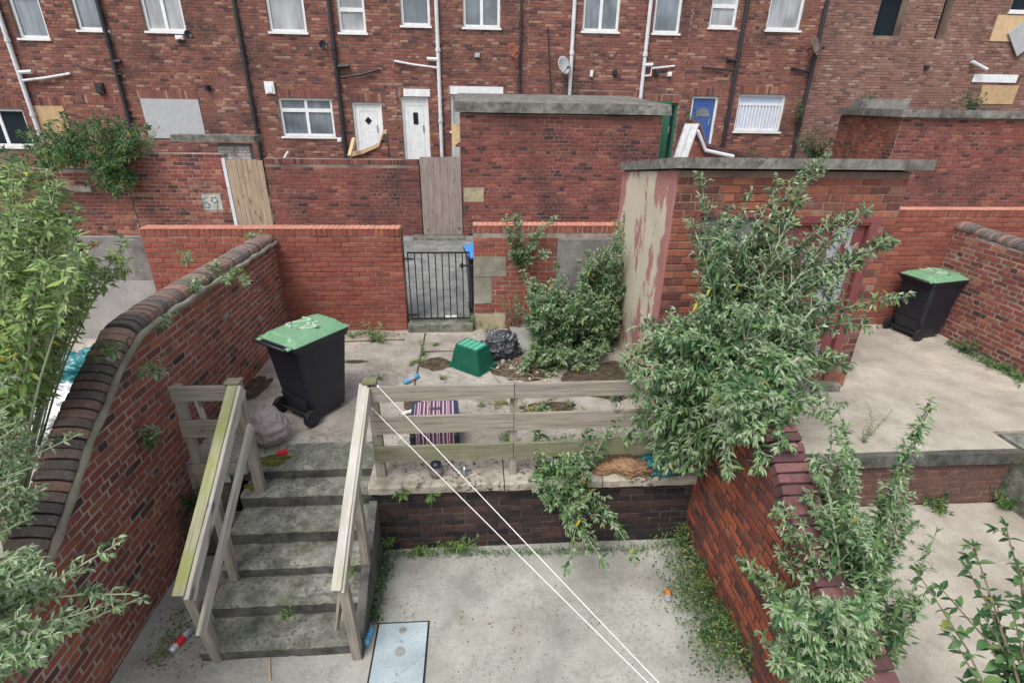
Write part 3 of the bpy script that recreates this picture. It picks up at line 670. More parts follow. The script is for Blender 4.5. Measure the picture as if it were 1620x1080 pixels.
c = MB(); c.box(xa, xb, YA, YA+.22, 1.2, az(100,268)); c.box(ax(60,300), ax(150,300), YA-.12, YA-.002, az(100,302), az(100,293)); obj('core', c, M['mortar'], wl)
brick_face(wl, (xa, YA, 0), (1,0,0), (0,-1,0), xb-xa, 1.2, az(100,268), M['old_brick'], ind=100, ch=.08, header_every=5, seed=14)
# wooden gates
def boards_gate(name, label, xl, xr, z0, z1, n, mat, Y=YA-.03, lean=0):
    gt = thing(name, label, 'gate', ((xl+xr)/2, Y, z0), 'wooden gates in the alley wall'); w = (xr-xl)/n
    for k in range(n):
        b = MB(); h = z1+R.uniform(-.015,.015); b.box(-(h-z0)/2, (h-z0)/2, -.012, .012, -w/2+.003, w/2-.003)
        o = obj('plank', b, M[mat], gt, center=False)
        o.matrix_basis = Matrix.Translation(Vector((xl+w*(k+.5), Y+R.uniform(-.004,.004), (z0+h)/2))-gt.location) @ Matrix.Rotation(pi/2, 4, 'Y')
    b = MB(); b.box(xl, xr, Y+.016, Y+.06, z0+.25, z0+.35); b.box(xl, xr, Y+.016, Y+.06, z1-.35, z1-.25); obj('ledge', b, M[mat], gt)
    return gt
boards_gate('wooden_gate', 'tan vertical-plank wooden gate beside the stone painted 69', ax(358,255), ax(416,255), 1.36, az(385,253), 7, 'gate_wood_b')
b = MB(); b.box(ax(352,255)-.0, ax(358,255)-.01, YA-.05, YA+.1, 1.3, az(385,252)+.02); tag(obj('gate_post', b, M['white_pipe']), 'grey painted gate post left of the tan wooden gate', 'post')
boards_gate('wooden_gate', 'grey vertical-plank wooden gate beside the slab-roofed brick outhouse', ax(664,250), ax(729,250), 1.42, az(695,248), 6, 'gate_wood')
b = MB(); b.box(ax(655,372), ax(735,372), YA-.3, YA-.004, 1.3, 1.41); struct('gate_step', b, M['step'])
# things seen above walls
wp = wall_thing('painted_wall', 'white painted yard wall with brick coping behind the tan gate', 'wall', ax(345,240,14.5), ax(396,240,14.5), 14.5, 1.4, az(370,228,14.5), 'white_brick', 'render_l', ind=0, ch=.08, seed=21)
b = MB(); p0 = aty(330,238,14.4); p1 = aty(396,224,14.4)
b.box(p0.x-.8, p1.x+.15, 14.3, 14.75, p1.z-.02, p1.z+.14); obj('coping', b, M['slab'], wp)
# sloping yard walls of houses
def slope_wall(label, pts, Y, mat, thick=.2):
    w = thing('yard_wall', label, 'wall', (aty(*pts[0], Y).x, Y, 1.4)); P = [aty(a_, b_, Y) for a_, b_ in pts]
    x0, x1 = P[0].x, P[-1].x
    def tf(s):
        x = x0+s
        for p, q in zip(P, P[1:]):
            if p.x <= x <= q.x: return p.z+(q.z-p.z)*(x-p.x)/max(1e-6, q.x-p.x)
        return P[-1].z
    poly = [(p.x, p.z) for p in P]+[(x1, 1.4), (x0, 1.4)]
    m_ = MB(); m_.prism(poly[::-1], 0, thick, Matrix(((1,0,0,0),(0,0,1,Y),(0,1,0,0),(0,0,0,1)))); obj('core', m_, M['mortar_h'], w)
    brick_face(w, (x0, Y, 0), (1,0,0), (0,-1,0), x1-x0, 1.4, tf, M['old_brick'], ind=0, ch=.078, seed=33)
    cp = MB()
    for p, q in zip(P, P[1:]):
        d = (q-p).normalized(); up = Vector((0,-.0,1)); cp.add([p+Vector((0,-.06,0)), q+Vector((0,-.06,0)), q+Vector((0,thick+.05,0)), p+Vector((0,thick+.05,0)), p+Vector((0,-.06,.09)), q+Vector((0,-.06,.09)), q+Vector((0,thick+.05,.09)), p+Vector((0,thick+.05,.09))], [(0,3,2,1),(4,5,6,7),(0,1,5,4),(1,2,6,5),(2,3,7,6),(3,0,4,7)])
    obj('coping', cp, M[mat], w)
    return w
slope_wall('brick yard wall with swept-down coping in front of blue door', [(1094,196),(1106,200),(1116,232),(1150,242),(1230,258)], 14.0, 'cope_red')
slope_wall('low brick yard wall with tan sloping coping below diamond-pane door', [(555,248),(575,243),(600,232),(607,212),(612,212)], 14.5, 'ply_pale')
b = MB(); b.tube([aty(1098,206,13.9), aty(1104,208,13.9), aty(1116,238,13.9), aty(1160,248,13.9)], .05, 8); tag(obj('white_pipe', b, M['white_pipe']), 'white plastic pipe running down beside the swept coping', 'pipe')
lb = thing('leaning_board', 'flaking white board leaning up behind the shed roof', 'board', aty(1082,225,12.8))
p, q = aty(1062,262,12.8), aty(1086,196,12.8); dx_ = aty(1108,196,12.8).x-q.x
b = MB(); b.add([(p.x,12.8,p.z),(p.x+dx_,12.8,p.z),(q.x+dx_,12.85,q.z),(q.x,12.85,q.z),(p.x,12.86,p.z),(p.x+dx_,12.86,p.z),(q.x+dx_,12.91,q.z),(q.x,12.91,q.z)], [(0,1,2,3),(7,6,5,4),(0,4,5,1),(1,5,6,2),(2,6,7,3),(3,7,4,0)]); obj('board_face', b, M['white_rub'], lb)
for k in (.2, .72):
    b = MB(); b.add([(p.x+dx_*k,12.77,p.z),(p.x+dx_*k+.06,12.77,p.z),(q.x+dx_*k+.06,12.82,q.z),(q.x+dx_*k,12.82,q.z),(p.x+dx_*k,12.795,p.z),(p.x+dx_*k+.06,12.795,p.z),(q.x+dx_*k+.06,12.845,q.z),(q.x+dx_*k,12.845,q.z)], [(0,1,2,3),(7,6,5,4),(0,4,5,1),(1,5,6,2),(2,6,7,3),(3,7,4,0)]); obj('board_rib', b, M['upvc'], lb)
# green post in front of house 5
b = MB(); b.box(ax(1043,200,13), ax(1058,200,13), 13, 13.08, 1.4, az(1050,166,13)); b.box(ax(1022,168,13), ax(1058,168,13)+.05, 12.99, 13.07, az(1050,168,13)+.002, az(1050,160,13)); tag(obj('green_gate_frame', b, M['green_paint']), 'green painted timber gate frame beside outhouse slab roof', 'gate frame')
b = MB(); b.tube([aty(553,248,14), aty(560,220,14.4)], .06, 6); tag(obj('timber_offcut', b, M['ply_pale']), 'pale timber offcut leaning left of the diamond-pane door', 'timber')
b = MB(); b.tube([aty(450,250,12.3), aty(456,240,12.3)], .03, 6); tag(obj('pipe_stub', b, M['white_pipe']), 'short pale pipe stub poking above the dark red wall', 'pipe')
b = MB(); q0 = aty(716,208,12.1); b.prism([(0,0),(.16,0),(.16,-.36),(.05,-.42),(.05,-.75),(-.02,-.75),(-.02,.1)][::-1], 0, .03, Matrix.Translation(q0+Vector((0,0,.15))) @ Matrix(((1,0,0,0),(0,0,1,0),(0,1,0,0),(0,0,0,1)))); tag(obj('foam_board', b, M['ply_pale']), 'yellowish broken foam board beside the outhouse corner', 'board')
b = MB(); b.box(ax(715,243,12.1), ax(728,243,12.1), 12.08, 12.2, 3.1, 3.3); tag(obj('blue_packet', b, M['can_grey']), 'pale blue packet on top of the grey wooden gate', 'packet')
# annex on the right
an = thing('brick_annex', 'brick outbuilding at the right with long grey concrete coping', 'outbuilding', (11, YA, 1.3))
A0, A1, A2 = Vector((9.49, YA, 0)), Vector((17, YA, 0)), Vector((10.2, 15.2, 0))
c = MB(); c.prism([(A0.x, A0.y), (A1.x, A1.y), (A1.x, 15.2), (A2.x, A2.y)], 1.2, 4.03); obj('core', c, M['mortar_h'], an)
brick_face(an, A0, (1,0,0), (0,-1,0), 7.5, 1.2, 4.0, M['garage_brick'], ind=300, ch=.08, header_every=4, seed=41)
u = (A0-A2).normalized(); brick_face(an, A2, u, Vector((-u.y*-1, u.x*-1, 0)) if False else Vector((u.y, -u.x, 0)), (A0-A2).length, 1.2, 4.0, M['shed_brick'], ind=0, ch=.08, header_every=4, seed=42)
c = MB(); c.prism([(A0.x-.12, A0.y-.1), (A1.x, A1.y-.1), (A1.x, 15.3), (A2.x-.15, 15.3)], 4.035, 4.19); obj('coping', c, M['slab'], an)
b = MB(); b.box(ax(1352,160,14.6), ax(1425,166,14.6), 14.3, 14.7, 4.195, 4.42); tag(obj('concrete_block', b, M['rendered']), 'pale grey concrete beam lying on the right annex roof', 'beam')
# blue-lidded bin in the alley is built with the bins below

# ------------------------------------------------------------ back wall of the yards
ZB1, ZB2, ZB3 = 2.49, 2.54, 2.79
wall_thing('back_wall', 'new red brick wall left of the iron gate with pink brick-on-edge top', 'wall', -4.8, -1.11, YB, T-.1, ZB1, 'new_brick', 'mortar_red', ind=300, ch=.0758, header=0, seed=61, soldier=.11)
hb = [(0, .50, 1.75, 2.08), (0, .28, 1.31, 1.75), (0, .50, .8, 1.13)]
w2 = wall_thing('back_wall', 'red brick wall right of the iron gate patched with stone blocks', 'wall', -.047, XR-.01, YB, T-.1, ZB2, 'new_brick', 'mortar', ind=300, ch=.0758, header=0, seed=62, soldier=.11, holes=hb)
for (h0, h1, z0, z1) in hb:
    b = MB(); b.box(-.047+h0+.003, -.047+h1-.006, YB-.014, YB+.1, z0+.006, z1-.006); obj('stone_block', b, M['blockstone' if z0 > 1 else 'sandstone'], w2)
wall_thing('back_wall', 'orange-red brick wall behind the right hand wheelie bin', 'wall', 4.4, 9.3, YB, T-.1, ZB3, 'new_brick', 'mortar_red', ind=300, ch=.0758, header=0, seed=63, soldier=.11)
for (xa_, xb_, zt) in ((-4.8,-1.11,ZB1), (-.047,XR,ZB2), (4.4,9.3,ZB3)):    # brick-on-edge tops
    t_ = MB(); x = xa_
    while x < xb_-.03: t_.box(x+.004, min(x+.071, xb_), YB-.012, YB+.225, zt-.001, zt+.008+R.uniform(0,.003)); x += .075
    tag(obj('brick_coping', t_, M['pink_cope']), {-4.8: 'pink brick-on-edge coping along the wall left of the gate', -.047: 'pink brick-on-edge coping along the stone-patched wall', 4.4: 'pink brick-on-edge coping behind the right wheelie bin'}[xa_], 'coping', kind='stuff')
b = MB(); b.box(1.22, XR-.02, YB-.13, YB-.02, 1.2, 2.36); tag(obj('rendered_pier', b, M['rendered']), 'grey cement-rendered pier behind the bush by the shed', 'pier')
# gate step and iron gate
b = MB(); b.box(-1.09, -.07, YB-.12, YB+.24, T-.05, 1.0); struct('gate_step', b, M['step'])
gt = thing('iron_gate', 'black iron bar gate closing the gap in the brick back wall', 'gate', (-.58, YB+.05, 1.0))
gx = [-1.04+(.93)*k/9 for k in range(10)]
for k, x in enumerate(gx):
    b = MB(); b.tube([(x, YB+.05, 1.04), (x, YB+.05, 2.13)], .0085, 8); obj('bar', b, M['black_iron'], gt)
for z in (1.045, 2.12):
    b = MB(); b.box(-1.05, -.10, YB+.04, YB+.06, z-.012, z+.012); obj('rail', b, M['black_iron'], gt)
for z in (1.12, 2.03):
    b = MB(); b.box(-1.11, -.95, YB+.02, YB+.035, z-.012, z+.012); obj('hinge', b, M['black_iron'], gt)
b = MB(); b.box(-.26, -.05, YB+.015, YB+.035, 1.91, 1.935); b.box(-.24, -.2, YB+.0, YB+.04, 1.89, 1.96); obj('latch', b, M['black_iron'], gt)

# ------------------------------------------------------------ party walls with rounded copings
def side_wall(name, label, X, nx, prof, z0, bmat, cmat, seed, ind=300, thick=.24, fillet=True, cope=True):
    """wall along Y at X, visible face normal (nx,0,0); prof = [(y,z)] top line, increasing y"""
    w = thing(name, label, 'wall', (X-nx*thick/2, (prof[0][0]+prof[-1][0])/2, z0))
    def tf(y):
        for (a_, b_), (c_, d_) in zip(prof, prof[1:]):
            if a_ <= y <= c_: return b_+(d_-b_)*(y-a_)/(c_-a_)
        return prof[-1][1] if y > prof[-1][0] else prof[0][1]
    poly = [(y, z-.004) for y, z in prof]+[(prof[-1][0], z0), (prof[0][0], z0)]
    m_ = MB(); xa_ = min(X, X-nx*thick)
    m_.prism(poly, xa_, xa_+thick, Matrix(((0,0,1,0),(1,0,0,0),(0,1,0,0),(0,0,0,1)))); obj('core', m_, M['mortar' if bmat != 'wet_brick' else 'mortar_dark'], w)
    y0, y1 = prof[0][0], prof[-1][0]
    if nx > 0: brick_face(w, (X, y1, 0), (0,-1,0), (1,0,0), y1-y0, z0, lambda s: tf(y1-s), M[bmat], ind=ind, ch=.075, header_every=4, seed=seed, out=.004, jt=.015)
    else: brick_face(w, (X, y0, 0), (0,1,0), (-1,0,0), y1-y0, z0, lambda s: tf(y0+s), M[bmat], ind=ind, ch=.075, header_every=4, seed=seed, out=.004, jt=.015)
    if cope:
        # arc-length stepping
        L = []; y = y0; 
        while y < y1-.02:
            z = tf(y); s_ = (tf(y+.04)-tf(y-.04))/.08; L.append((y, z, math.atan(s_))); y += .0775*cos(math.atan(s_))
        rr = random.Random(seed)
        me = []
        for v_ in range(4):
            c_ = MB(); hw = thick/2+.016; sec = [(-hw,0),(-hw,.04),(-hw*.88,.072),(-hw*.58,.098),(0,.108),(hw*.58,.098),(hw*.88,.072),(hw,.04),(hw,0)]
            if cope == 'flat': sec = [(-hw,0),(-hw,.1),(-hw+.01,.11),(hw-.01,.11),(hw,.1),(hw,0)]
            n = len(sec); Rr = random.Random(v_)
            for (yy, sh) in ((-.033,.97),(-.028,1),(.028,1),(.033,.97)):
                c_.v += [(a_*sh+Rr.uniform(-.003,.003), yy+Rr.uniform(-.001,.001), b_*sh+Rr.uniform(-.002,.002)) for a_, b_ in sec]
            for j in range(3):
                for k in range(n): c_.f.append((j*n+k, j*n+(k+1) % n, (j+1)*n+(k+1) % n, (j+1)*n+k))
            c_.f += [tuple(range(n)), tuple(range(3*n, 4*n))[::-1]]
            ms = bpy.data.meshes.new('coping_brick'); ms.from_pydata(c_.v, [], c_.f); ms.materials.append(M[cmat])
            me.append(ms)
        xc = X-nx*thick/2
        for i, (y, z, a_) in enumerate(L):
            b_ = bpy.data.objects.new('coping_brick', me[i % 4]); C.objects.link(b_); b_.parent = w
            b_.matrix_basis = Matrix.Translation(Vector((xc+rr.uniform(-.006,.006), y+.035, z+.012+rr.uniform(-.004,.004)))-w.location) @ Matrix.Rotation(a_+rr.uniform(-.03,.03), 4, 'X') @ Matrix.Rotation(rr.uniform(-.02,.02), 4, 'Z')
        bed = MB(); V = []; ct = .118 if cope == 'flat' else .085
        for (y, z, a_) in L+[(y1, tf(y1), 0)]:
            for xx, zz in ((-thick/2-.004,-.02),(-thick/2-.004,ct*.5),(-thick/2+.03,ct),(thick/2-.03,ct),(thick/2+.004,ct*.5),(thick/2+.004,-.02)): V.append((xc+xx*.96, y, z+zz*.85))
        n = len(L)+1; bed.add(V, [(j*6+k, j*6+(k+1) % 6, (j+1)*6+(k+1) % 6, (j+1)*6+k) for j in range(n-1) for k in range(6)]+[(0,1,2,3,4,5), tuple(range(6*n-1, 6*n-7, -1))]); obj('coping_bed', bed, M['mortar_dark'], w)
        if fillet:
            f_ = MB(); f_.tube([(X+nx*(.03+.006*sin(y*9)), y, z-.012+.006*sin(y*13)) for y, z, a_ in L+[(y1, tf(y1), 0)]], [.03+.005*sin(i*1.7) for i in range(len(L)+1)], 7); obj('mortar_fillet', f_, M['blockstone'], w, True)
    return w, tf
profL = [(0.4,.62),(1.6,.92),(2.3,1.12),(2.72,1.32),(3.1,1.58),(3.46,1.86),(3.8,2.08),(4.1,2.24),(4.30,2.34),(4.7,2.36),(5.5,2.35),(6.5,2.33),(7.74,2.31)]
wL, tfL = side_wall('party_wall', 'old brick party wall on the left with rounded blue-brick coping', XL, 1, profL, -.05, 'party_brick', 'cope_brick', 71)
profR = [(0.4,.62),(1.6,1.0),(2.0,1.2),(2.72,1.56),(3.0,1.76),(3.3,1.97),(3.6,2.06),(4.0,2.1),(4.7,2.1),(5.0,1.95),(5.66,1.75)]
wR, tfR = side_wall('party_wall', 'orange-stained brick party wall under the big bush', XR, -1, profR, -.05, 'wet_brick', 'cope_red', 72, cope='flat', fillet=False)
profRR = [(3.0,2.1),(4.5,2.3),(6.0,2.42),(7.74,2.5)]
wRR, _ = side_wall('party_wall', 'far right brick party wall beside the second wheelie bin', 7.55, -1, profRR, .1, 'old_brick', 'cope_brick', 73, fillet=False)

# ------------------------------------------------------------ retaining walls
rw = thing('retaining_wall', 'sooty black brick retaining wall below the timber fence', 'wall', (.55, YR, 0))
c = MB(); c.box(-1.05, XR-.01, YR+.02, YR+.32, -.02, T-.09); obj('core', c, M['mortar_dark'], rw)
brick_face(rw, (-1.05, YR+.02, 0), (1,0,0), (0,-1,0), XR-.01+1.05, 0, T-.1, M['sooty_brick'], ind=300, ch=.0765, header_every=0, seed=81)
xs = [-1.06, -.4, .22, .28, 1.0, 1.62, XR-.012]
for i, (a_, b_) in enumerate(((-1.06,.235), (.245,1.2), (1.21,XR-.012))):
    m_ = MB(); n = 24; rr = random.Random(i); V = []
    for k in range(n+1):
        x = a_+(b_-a_)*k/n; e = .012*mnoise.noise(Vector((x*5, i, 0)))+rr.uniform(-.004,.004); d = .006*mnoise.noise(Vector((x*9, 3, i)))
        V += [(x, YR-.05+e, T-.095), (x, YR-.055+e, T-.02+d), (x, YR-.03+e, T+.0+d), (x, YR+.34, T+.002), (x, YR+.34, T-.095)]
    F = [(k*5+j, k*5+(j+1) % 5, (k+1)*5+(j+1) % 5, (k+1)*5+j) for k in range(n) for j in range(5)]+[(0,1,2,3,4), tuple(range(n*5, n*5+5))[::-1]]
    m_.add(V, F); obj('coping_slab', m_, M['coping'], rw)
rr_ = thing('retaining_wall', 'brown brick retaining wall holding up the right hand terrace', 'wall', (4.1, 4.27, .15))
c = MB(); c.box(XR+.24, 5.85, 4.29, 4.5, .1, T-.13); obj('core', c, M['mortar_red'], rr_)
brick_face(rr_, (XR+.24, 4.29, 0), (1,0,0), (0,-1,0), 5.85-XR-.24, .15, T-.1, M['brown_brick'], ind=200, ch=.076, header_every=3, seed=83)
c = MB(); c.box(XR+.24, 5.87, 4.22, 4.298, T-.14, T+.001); obj('terrace_edge', c, M['riser'], rr_)

# ------------------------------------------------------------ steps
ss = thing('concrete_steps', 'worn mossy concrete steps between two timber handrails', 'steps', (-1.65, 3.6, 0))
edges = [(4.32,.875),(4.09,.742),(3.78,.585),(3.52,.422),(3.24,.289),(2.95,.135)]
for k, (y, z) in enumerate(edges):
    yb = edges[k-1][0]+.02 if k else 4.74; n = 22; m_ = MB(); V = []
    x0, x1 = -2.30+(.0 if k else -.08), -1.065
    zb = edges[k+1][1]-.012 if k < 5 else -.02; rr = random.Random(k+5)
    for i in range(n+1):
        x = x0+(x1-x0)*i/n; e = .012*mnoise.noise(Vector((x*6, k*3.3, 0))); d = .006*mnoise.noise(Vector((x*5, k*2.2, 4)))
        if rr.random() < .12: e += .02
        V += [(x, y+.012+e*.4, zb), (x, y+e*.5, z-.03), (x, y+.012+e, z-.004+d), (x, y+.03+e, z+d), (x, yb, z+d*.5), (x, yb, zb)]
    F = [(i*6+j, i*6+(j+1) % 6, (i+1)*6+(j+1) % 6, (i+1)*6+j) for i in range(n) for j in range(6)]
    mi = [(1 if j < 1 else 0) for i in range(n) for j in range(6)]
    m_.v = V; m_.f = F+[(0,1,2,3,4,5), tuple(range(n*6, n*6+6))[::-1]]; m_.mi = mi+[0,0]
    obj('step', m_, [M['step'], M['riser']], ss)
m_ = MB(); m_.box(-1.062, -1.0, 2.97, YR-.06, -.02, .12); m_.prism([(2.9,-.01),(YR-.06,-.01),(YR-.06,.72),(3.8,.6),(3.3,.35),(2.95,.13)], -1.06, -.985, Matrix(((0,0,1,0),(1,0,0,0),(0,1,0,0),(0,0,0,1)))); obj('side_kerb', m_, M['riser'], ss)
m_ = MB(); m_.box(-2.62, -2.39, 4.1, 4.44, -.02, .83); m_.box(-2.55, -2.31, 3.92, 4.098, -.02, .55); tag(obj('concrete_block_pier', m_, M['riser']), 'rough grey concrete block at the head of the steps beside the left post', 'block')
m_ = MB(); m_.box(XL, -2.62, 4.1, 4.45, -.02, .45); struct('soil_bed', m_, M['soil'])
m_ = MB()
for k in range(4):
    y = 4.3-.3*k; m_.box(5.95, 7.5, y-.3, y+.3 if k == 0 else y-.002, .1, T-.15*k-.02)
tag(obj('stone_steps', m_, M['step']), 'pale concrete steps at the far right edge', 'steps')

# ------------------------------------------------------------ timber fence and handrails
def board(name, p0, p1, w, h, mat, par, roll=0, up=(0,0,1)):
    p0, p1 = Vector(p0), Vector(p1); d = p1-p0; L = d.length; x = d.normalized(); up = Vector(up)
    y = up.cross(x).normalized(); z = x.cross(y)
    Mx = Matrix((x, y, z)).transposed().to_4x4(); Mx.translation = (p0+p1)/2-worldloc(par)
    Mx = Mx @ Matrix.Rotation(roll, 4, 'X')
    b = MB(); c_ = .004; rr = random.Random(int(abs(p0.x*1000+p1.z*77))); n = max(2, int(L/.25)); V = []
    sec = [(-w/2,-h/2+c_),(-w/2+c_,-h/2),(w/2-c_,-h/2),(w/2,-h/2+c_),(w/2,h/2-c_),(w/2-c_,h/2),(-w/2+c_,h/2),(-w/2,h/2-c_)]
    for i in range(n+1):
        t = -L/2+L*i/n; oy = .002*sin(i*1.3+p0.x*7); oz = .002*cos(i*1.9+p0.x*5)
        V += [(t, a_+oy+rr.uniform(-.0008,.0008), b_+oz+rr.uniform(-.0008,.0008)) for a_, b_ in sec]
    b.add(V, [(i*8+k, i*8+(k+1) % 8, (i+1)*8+(k+1) % 8, (i+1)*8+k) for i in range(n) for k in range(8)]+[tuple(range(8))[::-1], tuple(range(n*8, n*8+8))])
    o = obj(name, b, M[mat], par, center=False); o.matrix_basis = Mx
    return o
fn = thing('timber_fence', 'weathered three-rail timber fence along the retaining wall edge', 'fence', (.4, 4.1, T))
YF = 4.1
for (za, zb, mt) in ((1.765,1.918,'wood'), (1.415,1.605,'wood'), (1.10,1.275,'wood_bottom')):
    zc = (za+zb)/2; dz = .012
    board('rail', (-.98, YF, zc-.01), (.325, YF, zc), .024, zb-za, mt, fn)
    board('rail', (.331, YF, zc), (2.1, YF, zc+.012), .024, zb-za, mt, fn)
for x in (.33, 1.75): board('post', (x, YF+.05, T), (x, YF+.05, 1.90), .07, .07, 'wood', fn, up=(0,1,0))
rp = thing('stair_handrail', 'right hand timber stair handrail with pale sloping top board', 'handrail', (-1.05, 3.45, 0))
lp = thing('stair_handrail', 'left hand timber stair handrail with yellow-green algae on top', 'handrail', (-2.2, 3.45, 0))
# right handrail
topR = Vector((-.99, 4.08, 1.93)); botR = Vector((-1.045, 2.80, .93))
board('post', (-.955, 4.17, T), (-.955, 4.17, 1.93), .09, .075, 'wood', rp, up=(0,1,0))
board('post_cap', (-1.02, 4.13, 1.955), (-.90, 4.13, 1.955), .115, .02, 'wood_bottom', rp)
board('handrail_top', topR+Vector((-.02,.03,.0)), botR+Vector((-.02,0,0)), .075, .035, 'wood_pale', rp)
board('handrail_side', topR+Vector((.026,.02,-.05)), botR+Vector((.026,0.02,-.05)), .022, .10, 'wood_pale', rp)
board('lower_rail', topR+Vector((-.07,.05,-.42)), botR+Vector((-.07,.0,-.42)), .022, .095, 'wood', rp)
board('post', (-1.03, 2.93, 0), (-1.03, 2.86, .9), .075, .07, 'wood', rp, up=(0,1,0))
board('post', (-1.03, 3.52, .40), (-1.03, 3.50, 1.42), .07, .07, 'wood', rp, up=(0,1,0))
# left handrail
topL = Vector((-2.1, 4.08, 1.96)); botL = Vector((-2.13, 2.78, .97))
board('post', (-2.13, 4.17, T-.3), (-2.13, 4.17, 1.95), .085, .075, 'wood', lp, up=(0,1,0))
board('post_cap', (-2.19, 4.13, 1.975), (-2.06, 4.13, 1.975), .11, .02, 'wood_bottom', lp)
board('handrail_top', topL+Vector((-.02,.03,0)), botL+Vector((-.03,0,0)), .085, .04, 'wood_algae', lp)
board('handrail_side', topL+Vector((.042,.03,-.045)), botL+Vector((.035,.0,-.045)), .03, .115, 'wood_pale', lp)
board('lower_rail', topL+Vector((.07,-.02,-.40)), botL+Vector((.06,-.05,-.36)), .03, .10, 'wood_pale', lp)
board('post', (-2.17, 2.98, 0), (-2.15, 2.86, .93), .075, .075, 'wood', lp, up=(0,1,0))
board('post', (-2.20, 3.52, .30), (-2.14, 3.45, 1.42), .07, .07, 'wood', lp, up=(0,1,0))
lf = thing('timber_fence', 'short timber fence between left brick wall and handrail post', 'fence', (-2.5, 4.1, T))
for (za, zb) in ((1.80,1.95), (1.42,1.60), (1.0,1.12)): board('rail', (-2.66, YF, (za+zb)/2), (-2.18, YF, (za+zb)/2), .024, zb-za, 'wood', lf)
board('post', (-2.63, YF+.05, .8), (-2.63, YF+.05, 1.93), .07, .07, 'wood', lf, up=(0,1,0))
board('batten', (-2.42, YF+.07, .85), (-2.50, YF+.07, 1.80), .05, .02, 'wood_pale', lf, up=(0,1,0))

# washing lines
for i, (s, e, lb_) in enumerate(((Vector((-.88, 4.07, 1.93)), (1047,1080), 'upper white washing line from the fence rail'), (Vector((-.955, 4.1, 1.68)), (1030,1080), 'lower white washing line from the handrail post'))):
    q = Vector((0,0,CZ))+ray(*e)*(1.9/ray(*e).y); d = q-s; end = s+d*1.7; L = []
    for k in range(25):
        t = k/24; L.append(s+(end-s)*t-Vector((0,0,.05*4*t*(1-t)))*.4)
    m_ = MB(); m_.tube(L, .0036, 6)
    kn = MB(); kn.lathe([(.003,-.012),(.011,-.006),(.011,.006),(.003,.012)], 8, Matrix.Translation(s)); 
    o = obj('washing_line', m_, M['rope']); tag(o, lb_, 'washing line', 'white washing lines across the yard'); obj('knot', kn, M['rope'], o)

# ------------------------------------------------------------ shed
YS = 5.7
sh = thing('brick_shed', 'flat-roofed brick shed with peeling cream side wall and red door', 'shed', (3.5, 6.7, T))
sx0, sx1 = XR, 4.80
op = [(3.52, 4.52, T+.1, 3.02), (2.5, 3.22, 2.72, 3.08)]
c = MB(); holey(c, sx0, sx1, T-.05, 3.58, op, YS, YS+.24); [c.prism([(YS+.24,T-.05),(YB+.06,T-.05),(YB+.06,3.345),(YS+.24,3.555)], xx, xx+.22, Matrix(((0,0,1,0),(1,0,0,0),(0,1,0,0),(0,0,0,1)))) for xx in (sx0, sx1-.22)]; c.box(sx0+.23, sx1-.23, YB-.15, YB+.04, T, 3.3); obj('core', c, M['mortar_h'], sh)
brick_face(sh, (sx0, YS, 0), (1,0,0), (0,-1,0), sx1-sx0, T, 3.58, M['shed_brick'], ind=300, ch=.088, bl=.245, header_every=4, seed=91, holes=[(a_-sx0, b_-sx0, c_, d_) for a_, b_, c_, d_ in op])
m_ = MB(); ny, nz = 30, 40; V = []      # rendered side
for j in range(nz+1):
    for i in range(ny+1):
        y = YS-.0+(YB+.06-YS)*i/ny; z = T-.05+(3.575-(y-YS)*.125-T+.05)*j/nz
        V.append((sx0-.022-.012*mnoise.noise(Vector((y*2.2, z*2.2, 0)))-.004*mnoise.noise(Vector((y*9, z*9, 2))), y, z))
m_.add(V, [(j*(ny+1)+i, (j+1)*(ny+1)+i, (j+1)*(ny+1)+i+1, j*(ny+1)+i+1) for j in range(nz) for i in range(ny)])
m_.add([V[j*(ny+1)] for j in range(nz+1)]+[(sx0+.01, YS-.001, V[j*(ny+1)][2]) for j in range(nz+1)], [(j, nz+1+j, nz+2+j, j+1) for j in range(nz)])
obj('render_coat', m_, M['plaster'], sh, True)
m_ = MB(); zf, zb_ = 3.60, 3.345
def rs(x0, x1, y0, y1, xo=0): 
    z0, z1 = zf+(zb_-zf)*(y0-YS)/(YB-YS), zf+(zb_-zf)*(y1-YS)/(YB-YS)
    m_.add([(x0,y0,z0),(x1,y0,z0),(x1,y1,z1),(x0,y1,z1),(x0,y0,z0+.11),(x1,y0,z0+.11),(x1,y1,z1+.11),(x0,y1,z1+.11)], [(0,3,2,1),(4,5,6,7),(0,1,5,4),(1,2,6,5),(2,3,7,6),(3,0,4,7)])
rs(sx0-.07, sx1+.14, YS-.13, YB+.08); obj('roof_slab', m_, M['slab'], sh)
# small boarded window
fr = MB(); fr.box(2.44, 3.28, YS-.03, YS+.05, 3.085, 3.15); fr.box(2.44, 2.50, YS-.03, YS+.05, 2.66, 3.084); fr.box(3.22, 3.28, YS-.03, YS+.05, 2.66, 3.084); fr.box(2.501, 3.219, YS-.03, YS+.05, 2.66, 2.715)
wf = obj('window_frame', fr, M['reddoor'], sh)
for k in range(3):
    b = MB(); b.box(2.505+k*.24, 2.505+k*.24+.228, YS+.01, YS+.03, 2.72, 3.08); obj('board', b, M['dark_wood'], wf)
b = MB(); b.box(2.45, 3.25, YS-.05, YS+.02, 2.30, 2.62); b.box(2.6, 3.1, YS-.04, YS+.02, 2.05, 2.27)
